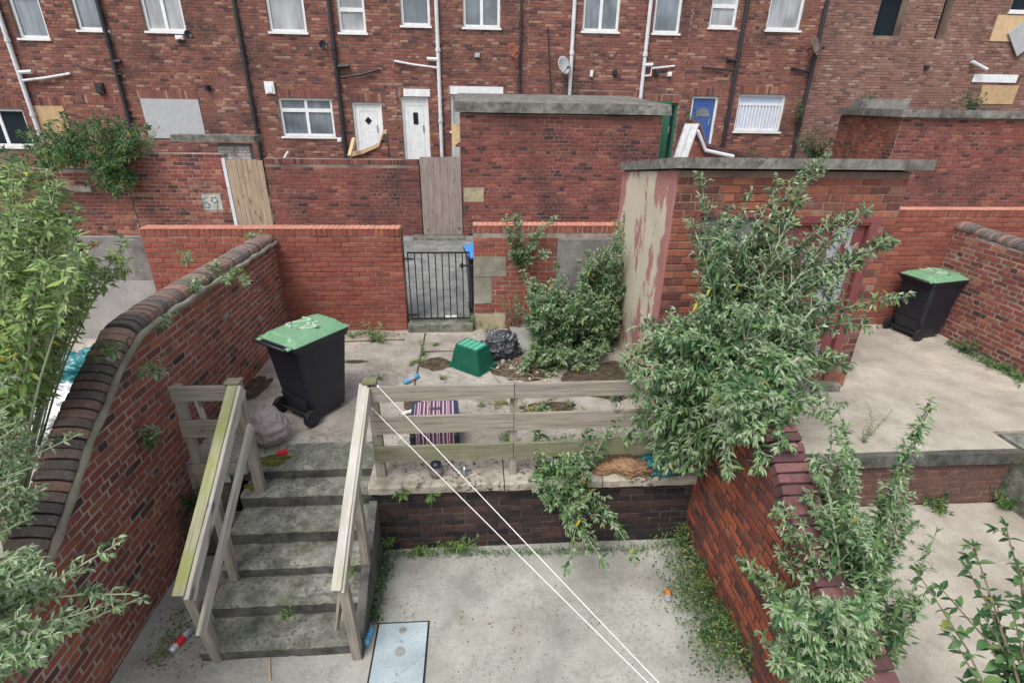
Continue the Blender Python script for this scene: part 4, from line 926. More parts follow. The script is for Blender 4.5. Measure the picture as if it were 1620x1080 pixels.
# door frame and planks
fr = MB(); fr.box(3.46, 3.54, YS-.02, YS+.08, T+.1, 3.02); fr.box(4.50, 4.60, YS-.02, YS+.08, T+.1, 3.02); fr.box(3.46, 4.60, YS-.02, YS+.08, 3.025, 3.10)
df = obj('door_frame', fr, M['reddoor'], sh)
npl = 7
dl = MB(); dl.box(3.55, 4.49, YS+.055, YS+.07, T+.1, 3.0); dr = obj('door', dl, M['reddoor'], sh)
for k in range(npl):
    x0 = 3.55+.94*k/npl; b = MB(); b.box(x0+.004, x0+.94/npl-.004, YS+.03, YS+.054, T+.12, 2.99); obj('plank', b, M['greydoor' if k in (2,4,5) else 'reddoor'], dr)
b = MB(); b.box(3.50, 3.56, YS-.032, YS+.0, 2.60, 2.85); b.prism([(3.56,2.76),(3.95,2.735),(3.95,2.70),(3.56,2.68)][::-1], 0, .012, Matrix(((1,0,0,0),(0,0,1,YS+.012),(0,1,0,0),(0,0,0,1)))); obj('hinge', b, M['metal'], dr)
b = MB(); b.box(3.50, 3.56, YS-.032, YS+.0, 1.3, 1.5); b.prism([(3.56,1.44),(3.95,1.42),(3.95,1.39),(3.56,1.36)][::-1], 0, .012, Matrix(((1,0,0,0),(0,0,1,YS+.012),(0,1,0,0),(0,0,0,1)))); obj('hinge', b, M['metal'], dr)
b = MB(); b.box(3.4, 4.66, YS-.14, YS+.02, T, T+.1); obj('threshold', b, M['step'], sh)
b = MB(); b.box(4.28, 4.40, YS+.018, YS+.029, 1.9, 2.75); obj('batten', b, M['greydoor'], dr)
b = MB(); b.tube([(4.68, YS-.03, 2.9), (4.70, YS-.09, 2.82), (4.66, YS-.05, 2.75)], .012, 6); obj('hook', b, M['black_iron'], sh)

# rendered pieces beyond left neighbour
lr = thing('rendered_wall', 'two-tone grey rendered wall beyond the left party wall', 'wall', (-5.6, 7.9, .7))
b = MB(); b.box(-7.5, -4.86, 7.88, 8.0, 1.69, 2.34); obj('upper_panel', b, M['rendered'], lr)
b = MB(); b.box(-7.5, -4.86, 7.86, 7.98, .7, 1.686); obj('lower_panel', b, M['render_l'], lr)

# ------------------------------------------------------------ wheelie bins
def make_bin(label, loc, ang, lid='bin_lid', glyphs=None, group='wheelie bins', sc=1.0):
    t = thing('wheelie_bin', label, 'wheelie bin', (0,0,0), group)
    b = MB(); b.frustum((-.23,.23,-.20,.27), (-.275,.275,-.30,.36), .05, .93, ch=.05); b.frustum((-.17,.17,-.205,-.19),(-.2,.2,-.25,-.2), .04, .3)
    obj('body', b, M['bin_body'], t, False)
    b = MB(); b.frustum((-.295,.295,-.345,.385), (-.30,.30,-.35,.39), .925, .965, ch=.04); b.frustum((-.285,.285,-.32,.375), (-.29,.29,-.325,.378), .89, .924, ch=.04); obj('rim', b, M['bin_body'], t)
    for z in (.25,): 
        b = MB(); b.tube([(-.26,-.24,.1),(.26,-.24,.1)], .014, 8); obj('axle', b, M['tyre'], t)
    b = MB(); b.tube([(-.24,-.37,.95),(-.24,-.41,.97),(.24,-.41,.97),(.24,-.37,.95)], .016, 8); obj('handle_bar', b, M['bin_body'], t, True)
    for s in (-1, 1):
        Mx = Matrix.Translation((s*.262, -.24, .1)) @ Matrix.Rotation(pi/2, 4, 'Y')
        w = MB(); w.lathe([(.07,-.025),(.092,-.025),(.10,-.018),(.10,.018),(.092,.025),(.07,.025)], 24, Mx); wh = obj('wheel', w, M['tyre'], t, False)
        h = MB(); h.lathe([(.055,-.03),(.06,.03)] if s > 0 else [(.06,-.03),(.055,.03)], 18, Mx); h.lathe([(.02,-.036),(.02,.036)], 10, Mx)
        obj('hub', h, M['bin_body'], wh)
    # lid : domed plateau
    l = MB(); n = 29; m2 = 33; V = []
    for j in range(m2+1):
        for i in range(n+1):
            u = i/n; v = j/m2; x = -.288+.576*u; y = -.33+.735*v
            ex = min(u, 1-u)*.576; ey = min(v, 1-v)*.735; e = min(ex, ey)
            h = .968+.012+.055*min(1, max(0, (e-.02)/.045))**.8 + .012*sin(pi*v)
            if abs(x) > .165 and e > .03: h -= .022
            if e < .01: h = .968
            V.append((x, y, h))
    l.add(V, [(j*(n+1)+i, j*(n+1)+i+1, (j+1)*(n+1)+i+1, (j+1)*(n+1)+i) for j in range(m2) for i in range(n)])
    l.box(-.26, -.2, -.39, -.31, .955, .975); l.box(.2, .26, -.39, -.31, .955, .975)
    ld = obj('lid', l, M[lid], t, True)
    if glyphs:
        strokes(ld, [[(a_*1.4, b_*1.4) for a_, b_ in g_] for g_ in glyphs], (.17, .16, 1.047), (-1,0,0), (0,-1,0), .024, M['lidpaint'], h=.006)
    t.location = loc; t.rotation_euler = (0, 0, ang); t.scale = (sc, sc, sc)
    return t
G4 = [(.08,0),(.08,.18),(0,.06),(.115,.06)]; 
G2 = [(.14,.14),(.15,.18),(.23,.18),(.235,.12),(.14,0),(.24,0)]
G5 = [(.24,.18),(.15,.18),(.15,.10),(.23,.10),(.235,.02),(.14,0)]
# near: wheels towards camera-left.
make_bin('green-lidded black wheelie bin numbered 42 by the left brick wall', (-1.93, 5.42, T), radians(-35), glyphs=[G4, G2], sc=1.03)
make_bin('green-lidded black wheelie bin in the far right corner of the right yard', (7.12, 7.38, T), radians(-77), glyphs=[G4, G5], sc=1.0)
make_bin('blue-lidded dark wheelie bin standing in the alley behind the iron gate', (.12, 8.45, 1.0), radians(8), lid='bin_blue')

# ------------------------------------------------------------ upturned green box
gb = thing('recycling_box', 'upturned green plastic recycling box on the terrace', 'box', (-.02, 6.45, T))
Mg = Matrix.Translation((-.07, 6.47, T)) @ Matrix.Rotation(radians(-40), 4, 'Z') @ Matrix.Rotation(radians(2.5), 4, 'X')
b = MB(); b.frustum((-.285,.285,-.215,.215), (-.285,.285,-.215,.215), .0, .03, M=Mg, ch=.03); b.frustum((-.265,.265,-.195,.195), (-.265,.265,-.195,.195), .03, .055, M=Mg, ch=.03)
obj('rim', b, M['box_green'], gb)
b = MB(); b.frustum((-.25,.25,-.18,.18), (-.215,.215,-.15,.15), .055, .26, M=Mg, ch=.03); b.frustum((-.205,.205,-.14,.14), (-.195,.195,-.13,.13), .26, .33, M=Mg, ch=.025); obj('body', b, M['box_green'], gb)
for k in range(4):
    b = MB(); x = -.165+k*.085; b.box(x, x+.07, -.105, .105, .331, .338, M=Mg); obj('base_rib', b, M['box_top'], gb)
b = MB(); b.frustum((-.195,.195,-.13,.13), (-.19,.19,-.125,.125), .33, .3345, M=Mg, ch=.02); obj('base_plate', b, M['box_green'], gb)
strokes(gb, [[(-.05,.17),(.05,.17)], [(-.04,.15),(.04,.15)], [(-.05,.13),(.05,.13)], [(-.045,.10),(.045,.10)], [(-.05,.115),(.03,.115)]], Mg @ Vector((-.06,-.1735,.0)), (Mg.to_3x3() @ Vector((1,0,0))), Mg.to_3x3() @ Vector((0,.14,1)), .004, M['box_top'], name='moulded_mark', h=.003)

# ------------------------------------------------------------ blobs (bags, sack)
def blob(name, c, size, mat, par=None, amp=.3, freq=3, seed=0, nu=40, nv=26, flat=.2, fold=0, pinch=None, rot=0, wr=0, cr=0):
    b = MB(); V = []; off = Vector((seed*3.1, seed*7.7, 0))
    for j in range(nv+1):
        th = pi*j/nv
        for i in range(nu):
            ph = 2*pi*i/nu; d = Vector((sin(th)*cos(ph), sin(th)*sin(ph), cos(th)))
            r = 1+amp*mnoise.noise(d*freq+off)+amp*.5*mnoise.noise(d*freq*2.7+off)+amp*.25*abs(mnoise.noise(d*freq*6+off))
            if fold: r += fold*(1-abs(mnoise.noise(Vector((ph*2.2, th*.9+seed, 1)))*3.0))*sin(th)
            if wr:
                n1 = mnoise.noise(d*2+off); tb = max(0, d.z)**.7
                r += wr*(.9*sin(ph*9+5*n1+1.5*th)*(.25+tb) + .7*sin(th*11+2.2*sin(ph+.5+seed)+4*n1)*sin(th)*(1-tb))
            if cr:
                a1 = mnoise.noise(d*2.6+off); a2 = mnoise.noise(d*5.5-off); a3 = mnoise.noise(d*11+off)
                r += cr*(max(0, 1-abs(a1)*3.2)**1.5*.5 + max(0, 1-abs(a2)*3)*.28 + max(0, 1-abs(a3)*3)*.12)
            p = Vector((d.x*size[0]*r, d.y*size[1]*r, d.z*size[2]*r))
            if pinch and p.z > 0: p.x *= 1-pinch*p.z/size[2]; p.y *= 1-pinch*p.z/size[2]
            if p.z < -size[2]*(1-flat): p.z = -size[2]*(1-flat)
            p = Matrix.Rotation(rot, 3, 'Z') @ p
            V.append(Vector(c)+p+Vector((0,0,size[2]*(1-flat))))
    b.add(V, [(j*nu+i, (j+1)*nu+i, (j+1)*nu+(i+1) % nu, j*nu+(i+1) % nu) for j in range(nv) for i in range(nu)])
    return obj(name, b, M[mat], par, smooth=True)
tag(blob('bin_bag', (.33, 6.75, T), (.22,.17,.19), 'bag_black', amp=.35, freq=1.8, seed=2, nu=110, nv=64, cr=.45), 'crumpled black bin bag beside the green box', 'bag')
sk = tag(blob('cloth_sack', (-2.22, 4.80, T), (.20,.165,.25), 'cloth', amp=.14, freq=1.3, seed=5, nu=160, nv=90, fold=.0, pinch=.42, wr=.045), 'mauve-grey cloth sack slumped behind the left handrail', 'sack')
b = MB(); b.box(-.05,.05,-.03,.03,0,.03, M=Matrix.Translation((-2.03,4.56,T+.003)) @ Matrix.Rotation(.5,4,'Z')); tag(obj('red_scrap', b, M['red']), 'small red plastic scrap beside the sack', 'litter')
# grey slab
Ms = Matrix.Translation((.80, 7.25, T+.05)) @ Matrix.Rotation(radians(4), 4, 'X') @ Matrix.Rotation(radians(2), 4, 'Z')
b = MB(); b.box(-.28, .5, -.42, .42, -.04, .04, M=Ms); tag(obj('paving_slab', b, M['grey_slab']), 'loose smooth grey paving slab beside the bin bag', 'slab')
# suitcase
sc_ = thing('suitcase', 'pink and navy striped suitcase lying flat on the terrace', 'suitcase', (-.47, 4.9, T))
Mc = Matrix.Translation((-.475, 4.86, T)) @ Matrix.Rotation(radians(3), 4, 'Z')
b = MB(); b.frustum((-.26,.26,-.31,.31), (-.26,.26,-.31,.31), .02, .23, M=Mc, ch=.05); obj('shell', b, M['navy'], sc_)
def stripe_mat():
    m, t, b = newmat('striped_fabric', .75, .2); tc = t.nodes.new('ShaderNodeTexCoord').outputs['Object']
    sp = t.nodes.new('ShaderNodeSeparateXYZ'); t.links.new(tc, sp.inputs[0])
    ml = N(t, 'ShaderNodeMath', operation='MULTIPLY_ADD'); t.links.new(sp.outputs[0], ml.inputs[0]); ml.inputs[1].default_value = 9.5; ml.inputs[2].default_value = 50.2
    fr = N(t, 'ShaderNodeMath', operation='FRACT'); t.links.new(ml.outputs[0], fr.inputs[0])
    r = t.nodes.new('ShaderNodeValToRGB'); r.color_ramp.interpolation = 'CONSTANT'; e = r.color_ramp.elements
    st_ = [(0,(.52,.44,.48)),(.14,(.05,.04,.09)),(.28,(.25,.09,.13)),(.40,(.55,.47,.51)),(.5,(.22,.06,.12)),(.62,(.48,.38,.43)),(.72,(.05,.04,.09)),(.86,(.2,.07,.11))]
    while len(e) < len(st_): e.new(.5)
    for i, (p_, c_) in enumerate(st_): e[i].position = p_; e[i].color = c4(c_)
    t.links.new(fr.outputs[0], r.inputs[0]); t.links.new(r.outputs[0], b.inputs['Base Color']); return m
M['stripe'] = stripe_mat()
b = MB(); b.frustum((-.225,.225,-.285,.285), (-.22,.22,-.28,.28), .0, .012, ch=.04); o = obj('top_panel', b, M['stripe'], sc_, center=False); o.matrix_basis = Matrix.Translation(-sc_.location) @ Mc @ Matrix.Translation((0,0,.23))
b = MB(); b.box(-.20,.20,-.008,0,.03,.22); o = obj('end_panel', b, M['stripe'], sc_, center=False); o.matrix_basis = Matrix.Translation(-sc_.location) @ Mc @ Matrix.Translation((0,-.311,0))
for s in (-1,1):
    for zz in (.055,.195):
        b = MB(); b.lathe([(.03,-.02),(.034,0),(.03,.02)], 14, Mc @ Matrix.Translation((s*.225,-.33,zz)) @ Matrix.Rotation(pi/2,4,'Y')); obj('wheel', b, M['tyre'], sc_)
b = MB(); b.box(-.06,.06,.10,.125,.243,.265, M=Mc); obj('handle', b, M['copper'], sc_)
b = MB(); b.tube([Mc @ Vector((-.05,-.1,.25)), Mc @ Vector((-.05,.28,.25))], .004, 6); b.tube([Mc @ Vector((-.262,-.3,.13)), Mc @ Vector((-.262,.3,.13))], .004, 5); b.tube([Mc @ Vector((.262,-.3,.13)), Mc @ Vector((.262,.3,.13))], .004, 5); obj('zip', b, M['metal'], sc_)

# cans, tubes, jars
def can(name, label, c, d, L, r, mat, band=None, crush=0, cat='can'):
    d = Vector(d).normalized(); Mx = Matrix.Translation(Vector(c)) @ d.to_track_quat('Z', 'Y').to_matrix().to_4x4()
    t = thing(name, label, cat, c)
    b = MB(); b.lathe([(r*.8,-L/2),(r*.85,-L/2+.006),(r,-L/2+.014),(r*(1-crush),0),(r,L/2-.02),(r*.78,L/2-.004),(r*.78,L/2)], 18, Mx); obj('body', b, M[mat], t, True)
    b = MB(); b.lathe([(r*.5,L/2),(r*.5,L/2+.012)], 12, Mx); b.lathe([(r*.75,L/2-.001),(r*.75,L/2+.003)], 16, Mx); obj('cap', b, M['can_grey'], t)
    if band: b = MB(); b.lathe([(r*1.012,-L*.22),(r*1.012,L*.15)], 18, Mx); obj('band', b, M[band], t)
can('spray_can', 'blue aerosol can lying on the terrace near the green box', (-.87,6.06,T+.035), (.65,.75,.0), .24, .033, 'can_blue', 'can_grey')
can('cardboard_tube', 'short white tube lying left of the suitcase', (-.82,5.27,T+.025), (.8,.45,0), .16, .022, 'white_rub', cat='tube')
can('drink_can', 'silver and orange drink can on the lower yard by right wall weeds', (1.76,3.37,.034), (.25,.9,0), .16, .032, 'can_grey', 'orange')
can('drink_can', 'crushed blue drink can beside the manhole cover', (-.97,3.08,.033), (.18,.95,0), .15, .031, 'can_blue', crush=.25)
can('drink_can', 'white and red drink can on the ground left of the steps', (-2.55,3.13,.033), (.3,.9,0), .2, .034, 'can_grey', 'red', crush=.1)
can('plastic_bottle', 'crushed clear plastic bottle wedged behind the left lower rail', (-2.40,3.62,.05), (.2,.9,.3), .26, .04, 'can_grey', 'red', crush=.3, cat='bottle')
b = MB(); b.box(-.09,.09,-.06,.06,0,.035, M=Matrix.Translation((-2.32,3.22,.005)) @ Matrix.Rotation(1.2,4,'Z') @ Matrix.Rotation(.2,4,'X')); tag(obj('crisp_packet', b, M['can_blue']), 'blue crumpled packet at the foot of the left handrail', 'packet')
b = MB(); b.box(-.10,.10,-.05,.05,0,.02, M=Matrix.Translation((-.42,7.98,.99)) @ Matrix.Rotation(.1,4,'Z')); tag(obj('paper_packet', b, M['white_rub']), 'pale packet lying behind the foot of the iron gate', 'packet')
jr = thing('glass_jar', 'round glass jar with dark lid and brown liquid on the coping', 'jar', (-.42,4.18,T))
b = MB(); b.lathe([(.04,.0),(.065,.012),(.07,.05),(.062,.09),(.045,.105),(.045,.12)], 20, Matrix.Translation((-.42,4.14,T+.004))); obj('glass', b, M['jarglass'], jr, True)
b = MB(); b.lathe([(.036,.004),(.058,.014),(.063,.05),(.062,.062)], 20, Matrix.Translation((-.42,4.14,T+.006))); obj('liquid', b, M['brown_liquid'], jr, True)
b = MB(); b.lathe([(.05,.12),(.052,.145),(.03,.158),(.012,.17),(.012,.185)], 18, Matrix.Translation((-.42,4.14,T+.004))); obj('lid', b, M['bin_body'], jr, True)
cg = thing('glass_tumbler', 'small clear glass standing on the coping right of the jar', 'glass', (-.15,4.15,T))
b = MB(); b.lathe([(.026,0),(.032,.09),(.03,.09),(.024,.006)], 18, Matrix.Translation((-.15,4.12,T+.003))); obj('glass', b, M['jarglass'], cg, True)
tag(blob('paper_bag', (1.48,4.12,T), (.19,.10,.085), 'paperbag', amp=.3, freq=1.8, seed=11, nu=100, nv=56, rot=-.35, flat=.3, cr=.4), 'crumpled brown paper bag on the coping beside the teal bag', 'bag')
tag(blob('paper_bag_neck', (1.27,4.12,T), (.11,.05,.05), 'paperbag', amp=.35, freq=2, seed=13, nu=80, nv=44, rot=.25, flat=.3, cr=.4), 'twisted brown paper scrap left of the brown paper bag', 'paper')
tag(blob('carrier_bag', (1.84,4.14,T), (.19,.12,.13), 'teal', amp=.4, freq=2, seed=12, nu=110, nv=64, cr=.5), 'teal plastic carrier bag at the end of the coping under the bush', 'bag')
# manhole cover
mh = thing('manhole_cover', 'haze-paled blue-grey rectangular manhole cover with circles in lower yard', 'manhole cover', (-.68,2.72,0))
P = [atz(602,986,.012), atz(676,982,.012), atz(671,1080,.012), atz(580,1080,.012)]
x0, x1, y1 = (P[0].x+P[3].x)/2, (P[1].x+P[2].x)/2, (P[0].y+P[1].y)/2; y0 = y1-.62
b = MB(); b.frustum((x0,x1,y0,y1),(x0+.004,x1-.004,y0+.004,y1-.004),-.02,.012); obj('plate', b, M['cover'], mh)
b = MB(); b.box(x0-.012,x1+.012,y0-.012,y1+.012,-.02,.006); obj('frame', b, M['black_iron'], mh)
xm, ym = (x0+x1)/2, (y0+y1)/2
for (cx, cy) in ((xm,ym+.12),(xm,ym-.16)):
    for s1 in (-1,1):
        b = MB(); p0 = Vector((cx,cy,.014)); p1 = Vector((cx+s1*(x1-x0)*.46, cy+.17, .014)); d = (p1-p0).normalized(); n2 = Vector((-d.y,d.x,0))*.012
        b.add([p0-n2,p1-n2,p1+n2,p0+n2]+[q+Vector((0,0,.003)) for q in (p0-n2,p1-n2,p1+n2,p0+n2)], [(4,5,6,7),(0,1,5,4),(1,2,6,5),(2,3,7,6),(3,0,4,7)]); obj('rib', b, M['cover'], mh)
for (cy, r_, mt) in ((y1-.075,.032,'metal'), (ym+.04,.042,'grey_slab'), (y0+.06,.035,'metal')):
    b = MB(); b.lathe([(r_,.010),(r_,.0165)], 20, Matrix.Translation((xm,cy,0))); o = obj('lifting_plate', b, M[mt], mh)
    if mt == 'metal': b = MB(); b.box(xm-.03,xm+.03,cy-.005,cy+.005,.0165,.022); obj('key_bar', b, M['blockstone'], o)

# left neighbour's rubbish
for i, (x, y, z, s, mt, lb_) in enumerate(((-4.75,5.4,1.0,(.5,.45,.18),'white_rub','large white plastic sheeting heap in left neighbouring yard'),
      (-4.25,5.75,1.05,(.25,.25,.16),'white_rub','white crumpled plastic bag nearest the left wall coping'),
      (-5.0,6.3,.95,(.4,.25,.25),'teal','teal plastic bag behind white rubbish in left yard'),
      (-4.4,6.35,.95,(.35,.3,.22),'bag_black','dark shiny rubbish bag beyond the left wall'),
      (-3.9,6.1,1.05,(.12,.1,.12),'red','red plastic item just beyond the left wall coping'))):
    tag(blob('rubbish_bag', (x, y, z-.25), s, mt, amp=.5, freq=2, seed=20+i, nu=100, nv=56, cr=.5), lb_, 'rubbish', 'rubbish bags in the left yard')
# ------------------------------------------------------------ foliage
def leaf_verts(L, w, droop=.25, fold=.25):
    v = []; pr_ = [(0,.03),(.25,.8),(.5,1),(.78,.6),(1,.0)]
    for t, ww in pr_:
        z = -droop*L*t*t; hw = ww*w/2
        if ww < .02: v.append((0, t*L, z))
        else: v += [(-hw, t*L, z+fold*hw), (0, t*L, z), (hw, t*L, z+fold*hw)]
    f = []
    for k in range(3):
        a_ = k*3; f += [(a_, a_+1, a_+4, a_+3), (a_+1, a_+2, a_+5, a_+4)]
    f += [(9,10,12), (10,11,12)]
    return v, f
_leafm = {}
def leaf_frame(p, d, up, roll=0):
    d = d.normalized(); x = d.cross(up)
    if x.length < 1e-3: x = d.orthogonal()
    x.normalize(); z = x.cross(d); Mx = Matrix((x, d, z)).transposed().to_4x4(); Mx.translation = p
    return Mx @ Matrix.Rotation(roll, 4, 'Y')
def bush(name, label, roots, tips, mats=('leaf','leaf_tip'), leafL=.10, leafW=.026, tipL=.045, node=.055, start=.3, arch=.25, stem_r=.007, side=.5, ind=0, cat='bush', seed=1, sidelen=.22, sprays=True, group=None, smat='stem_g', dead=0):
    rr = random.Random(seed); t = thing(name, label, cat, roots[0], group)
    stems = MB(); lv = []     # (matrix, length, width, kind)
    def grow(pts, rad, l0, l1, depth):
        stems.tube(pts, [rad*(1-.7*i/(len(pts)-1)) for i in range(len(pts))], 5, cap=False)
        # arc length
        L = [0]
        for a_, b_ in zip(pts, pts[1:]): L.append(L[-1]+(b_-a_).length)
        tot = L[-1]; s = tot*l0; k = 0
        while s < tot:
            j = max(i for i in range(len(L)) if L[i] <= s+1e-9); j = min(j, len(pts)-2); f = (s-L[j])/max(1e-6, L[j+1]-L[j])
            p = pts[j].lerp(pts[j+1], f); d = (pts[j+1]-pts[j]).normalized(); q = s/tot
            x = d.orthogonal().normalized(); x = Matrix.Rotation(k*pi/2+rr.uniform(-.4,.4), 3, d) @ x
            big = leafL*(1-.55*q**2)*rr.uniform(.7,1.15)*(1 if depth == 0 else .62)
            for sg in (-1, 1):
                if rr.random() < .12: continue
                ld = (x*sg+d*rr.uniform(.25,.8)+Vector((0,0,rr.uniform(-.35,.15)))).normalized()
                pale = q > .8 or (depth > 0 and q > .45 and rr.random() < .55)
                LL = big if not pale else max(tipL*rr.uniform(.7,1.2), big*.5)
                lv.append((leaf_frame(p, ld, Vector((0,0,1)), rr.uniform(-.5,.5)), LL, leafW/leafL*LL*rr.uniform(.8,1.2), 1 if pale and len(mats) > 1 else 0))
                if depth == 0 and sprays and q > .15 and rr.random() < side:
                    sl_ = sidelen*(1.05-q)*rr.uniform(.6,1.3)+.04; e = p+(ld+d*.8+Vector((0,0,.25))).normalized()*sl_
                    mid = p.lerp(e, .5)+Vector((0,0,.02)); grow([p, mid, e], rad*.45, .15, 1, 1)
            s += node*rr.uniform(.8,1.2)*(1 if depth == 0 else .55)*(1.1-.45*q); k += 1
        d = (pts[-1]-pts[-2]).normalized()
        for q in range(5):
            ld = (d+Vector((rr.uniform(-.7,.7), rr.uniform(-.7,.7), rr.uniform(-.5,.6)))).normalized()
            lv.append((leaf_frame(pts[-1], ld, Vector((0,0,1)), rr.uniform(-1,1)), tipL*rr.uniform(.6,1.1), tipL*.3, len(mats)-1))
    for tp in tips:
        tp = Vector(tp); r0 = Vector(min(roots, key=lambda q: (Vector(q)-tp).length+rr.uniform(0,.5)))
        d = tp-r0; n = 9
        ctl = r0+d*.5+Vector((rr.uniform(-.06,.06), rr.uniform(-.06,.06), arch*d.length*rr.uniform(.4,1.2)))
        pts = []
        for i in range(n+1):
            s = i/n; pts.append(r0*(1-s)**2+ctl*2*s*(1-s)+tp*s*s+Vector((rr.uniform(-1,1),rr.uniform(-1,1),rr.uniform(-1,1)))*.006)
        grow(pts, stem_r*(.7+.5*min(2, d.length)), start*rr.uniform(.6,1.3), 1, 0)
    obj('stem', stems, M[smat], t)
    for k in range(dead):
        tp = Vector(tips[(k*7+3) % len(tips)]); d = Vector((rr.uniform(-1,1), rr.uniform(-1,1), rr.uniform(-.5,.4))).normalized(); L_ = rr.uniform(.09,.16); db = MB()
        for q in range(70):
            f_ = rr.random(); o_ = Vector((rr.uniform(-1,1), rr.uniform(-1,1), rr.uniform(-1,1))).normalized()*.016*(1-f_*.8)
            v, f = leaf_verts(.014, .008, .2); db.add([leaf_frame(tp+d*L_*f_+o_*.4, o_+d*.01, Vector((0,0,1))) @ Vector(w_) for w_ in v], f)
        obj('dead_flower_spike', db, M['dead'], t)
    order = []
    for i, l in enumerate(lv):
        p = proj(l[0].translation); dd = 1e6
        if p and -20 < p[0] < 1640 and -20 < p[1] < 1100: dd = p[2]/l[1]
        order.append((dd, i))
    order.sort(); pick = set(i for d_, i in order[:ind] if d_ < 1e5)
    mb = MB()
    for i, (Mx, LL, ww, kd) in enumerate(lv):
        if i in pick:
            key = (kd, mats[kd], i % 4)
            if key not in _leafm:
                v, f = leaf_verts(1, .3, (.2,.4,.65,.3)[i % 4]); me = bpy.data.meshes.new('leaf'); me.from_pydata(v, [], f); me.materials.append(M[mats[kd]]); _leafm[key] = me
            o = bpy.data.objects.new('leaf', _leafm[key]); C.objects.link(o); o.parent = t
            Mb = Mx.copy(); Mb.translation -= t.location; o.matrix_basis = Mb @ Matrix.Diagonal((ww/.3, LL, LL, 1))
        else:
            v, f = leaf_verts(LL, ww, rr.uniform(.1,.75), rr.uniform(.15,.6)); mb.add([Mx @ Vector(q) for q in v], f, kd)
    if mb.v: o = obj('foliage', mb, [M[q] for q in mats], t); o['kind'] = 'stuff'
    return t
RT = random.Random(99)
def ell(cx, cy, rx, ry, Y0, Y1, n, edge=.35):
    """tips spread over an outline of the crown, at real depths Y0..Y1"""
    o = []
    for k in range(n):
        a_ = RT.uniform(0, 2*pi); r = (RT.random()**.5)*(1-edge)+edge*RT.random()
        o.append(aty(cx+rx*r*cos(a_), cy+ry*r*sin(a_), RT.uniform(Y0, Y1)))
    return o
# big bush over right party wall
tips = ell(1180,570,170,135,3.7,4.9,84)+ell(1200,430,140,120,4.2,5.1,20)+ell(1230,400,120,110,4.4,5.2,12)+ell(1070,600,100,100,3.7,4.4,46)+ell(1110,700,110,60,3.6,4.1,44)
tips += [aty(*p) for p in ((1305,250,4.8),(1285,262,4.9),(1110,280,4.9),(1190,300,4.8),(1230,290,4.8),(1345,340,4.7),(1375,330,4.7),(1418,385,4.6),(1405,380,4.6),(1430,470,4.4),(1385,515,4.3),(1330,420,4.7),(1090,350,4.8),(1150,330,5.0),(1330,640,4.1),(1345,580,4.2),(1000,520,4.6),(985,560,4.4),(975,630,4.2),(990,690,4.1),(1250,770,3.7),(1160,740,3.7),(1265,310,4.8),(1250,350,4.8),(1370,400,4.6))]+ell(1225,610,60,50,3.25,3.6,44)+ell(1190,660,70,50,3.0,3.4,26)+ell(1210,560,110,70,3.7,4.3,30)+[aty(*p) for p in ((1270,640,3.2),(1290,610,3.4),(1300,650,3.2),(1240,700,3.0),(1200,735,2.95),(1150,745,3.0))]
bush('buddleia_bush', 'large grey-green buddleia growing over the right party wall', [(2.30,4.6,2.0),(2.28,4.1,2.0),(2.55,4.8,1.5),(2.3,3.7,1.95)], tips, leafL=.165, leafW=.046, tipL=.062, node=.068, seed=3, ind=300, dead=7, start=.25, side=.55, sidelen=.3, stem_r=.008)
# dark bush by back wall
tips = ell(905,520,90,85,6.3,7.3,100)+ell(955,460,50,100,6.8,7.5,50)+ell(880,585,80,30,6.1,6.8,60)+ell(860,490,55,60,6.6,7.3,36)
tips += [aty(*p) for p in ((830,430,7.3),(845,440,7.2),(990,340,7.5),(975,350,7.5),(960,420,7.5),(1000,380,7.4),(930,400,7.4),(880,420,7.4),(925,440,7.5))]
bush('buddleia_bush', 'dense dark green buddleia between back wall and shed', [(1.3,7.2,T),(1.7,7.0,T),(1.0,6.9,T)], tips, leafL=.16, leafW=.048, tipL=.06, node=.065, seed=5, start=.15, side=.55, arch=.15, ind=100)
bush('wall_buddleia', 'thin buddleia sprouting from the stone-patched brick wall', [(.62,7.7,1.9),(.95,7.7,1.5)], [aty(*p) for p in ((800,345,7.5),(815,340,7.45),(822,355,7.4),(862,360,7.5),(845,390,7.4),(870,400,7.3),(848,470,7.3),(810,400,7.5),(880,345,7.5))], leafL=.11, leafW=.034, seed=6, start=.15, ind=40, cat='plant')
bush('dry_bush', 'reddish dying weed at the foot of the stone-patched wall', [(.55,7.62,T),(.62,7.6,T)], ell(808,490,16,55,7.4,7.6,12), mats=('dead','weed'), leafL=.05, leafW=.016, tipL=.03, node=.035, seed=7, start=.1, cat='plant', sprays=False)
# retaining-wall plant
tips = ell(885,770,52,55,3.6,4.1,20)+[aty(*p) for p in ((905,690,4.2),(870,700,4.2),(935,665,4.15),(985,655,4.1),(960,690,4.1),(895,900,3.2),(960,900,3.3),(1000,880,3.3),(930,870,3.4),(860,640,4.2))]
bush('buddleia_bush', 'buddleia spilling over the fence and sooty retaining wall', [(.75,4.18,T-.02),(.6,4.1,T-.08),(1.0,4.05,.7)], tips, leafL=.115, leafW=.042, tipL=.05, node=.06, seed=8, start=.15, ind=120, side=.3)
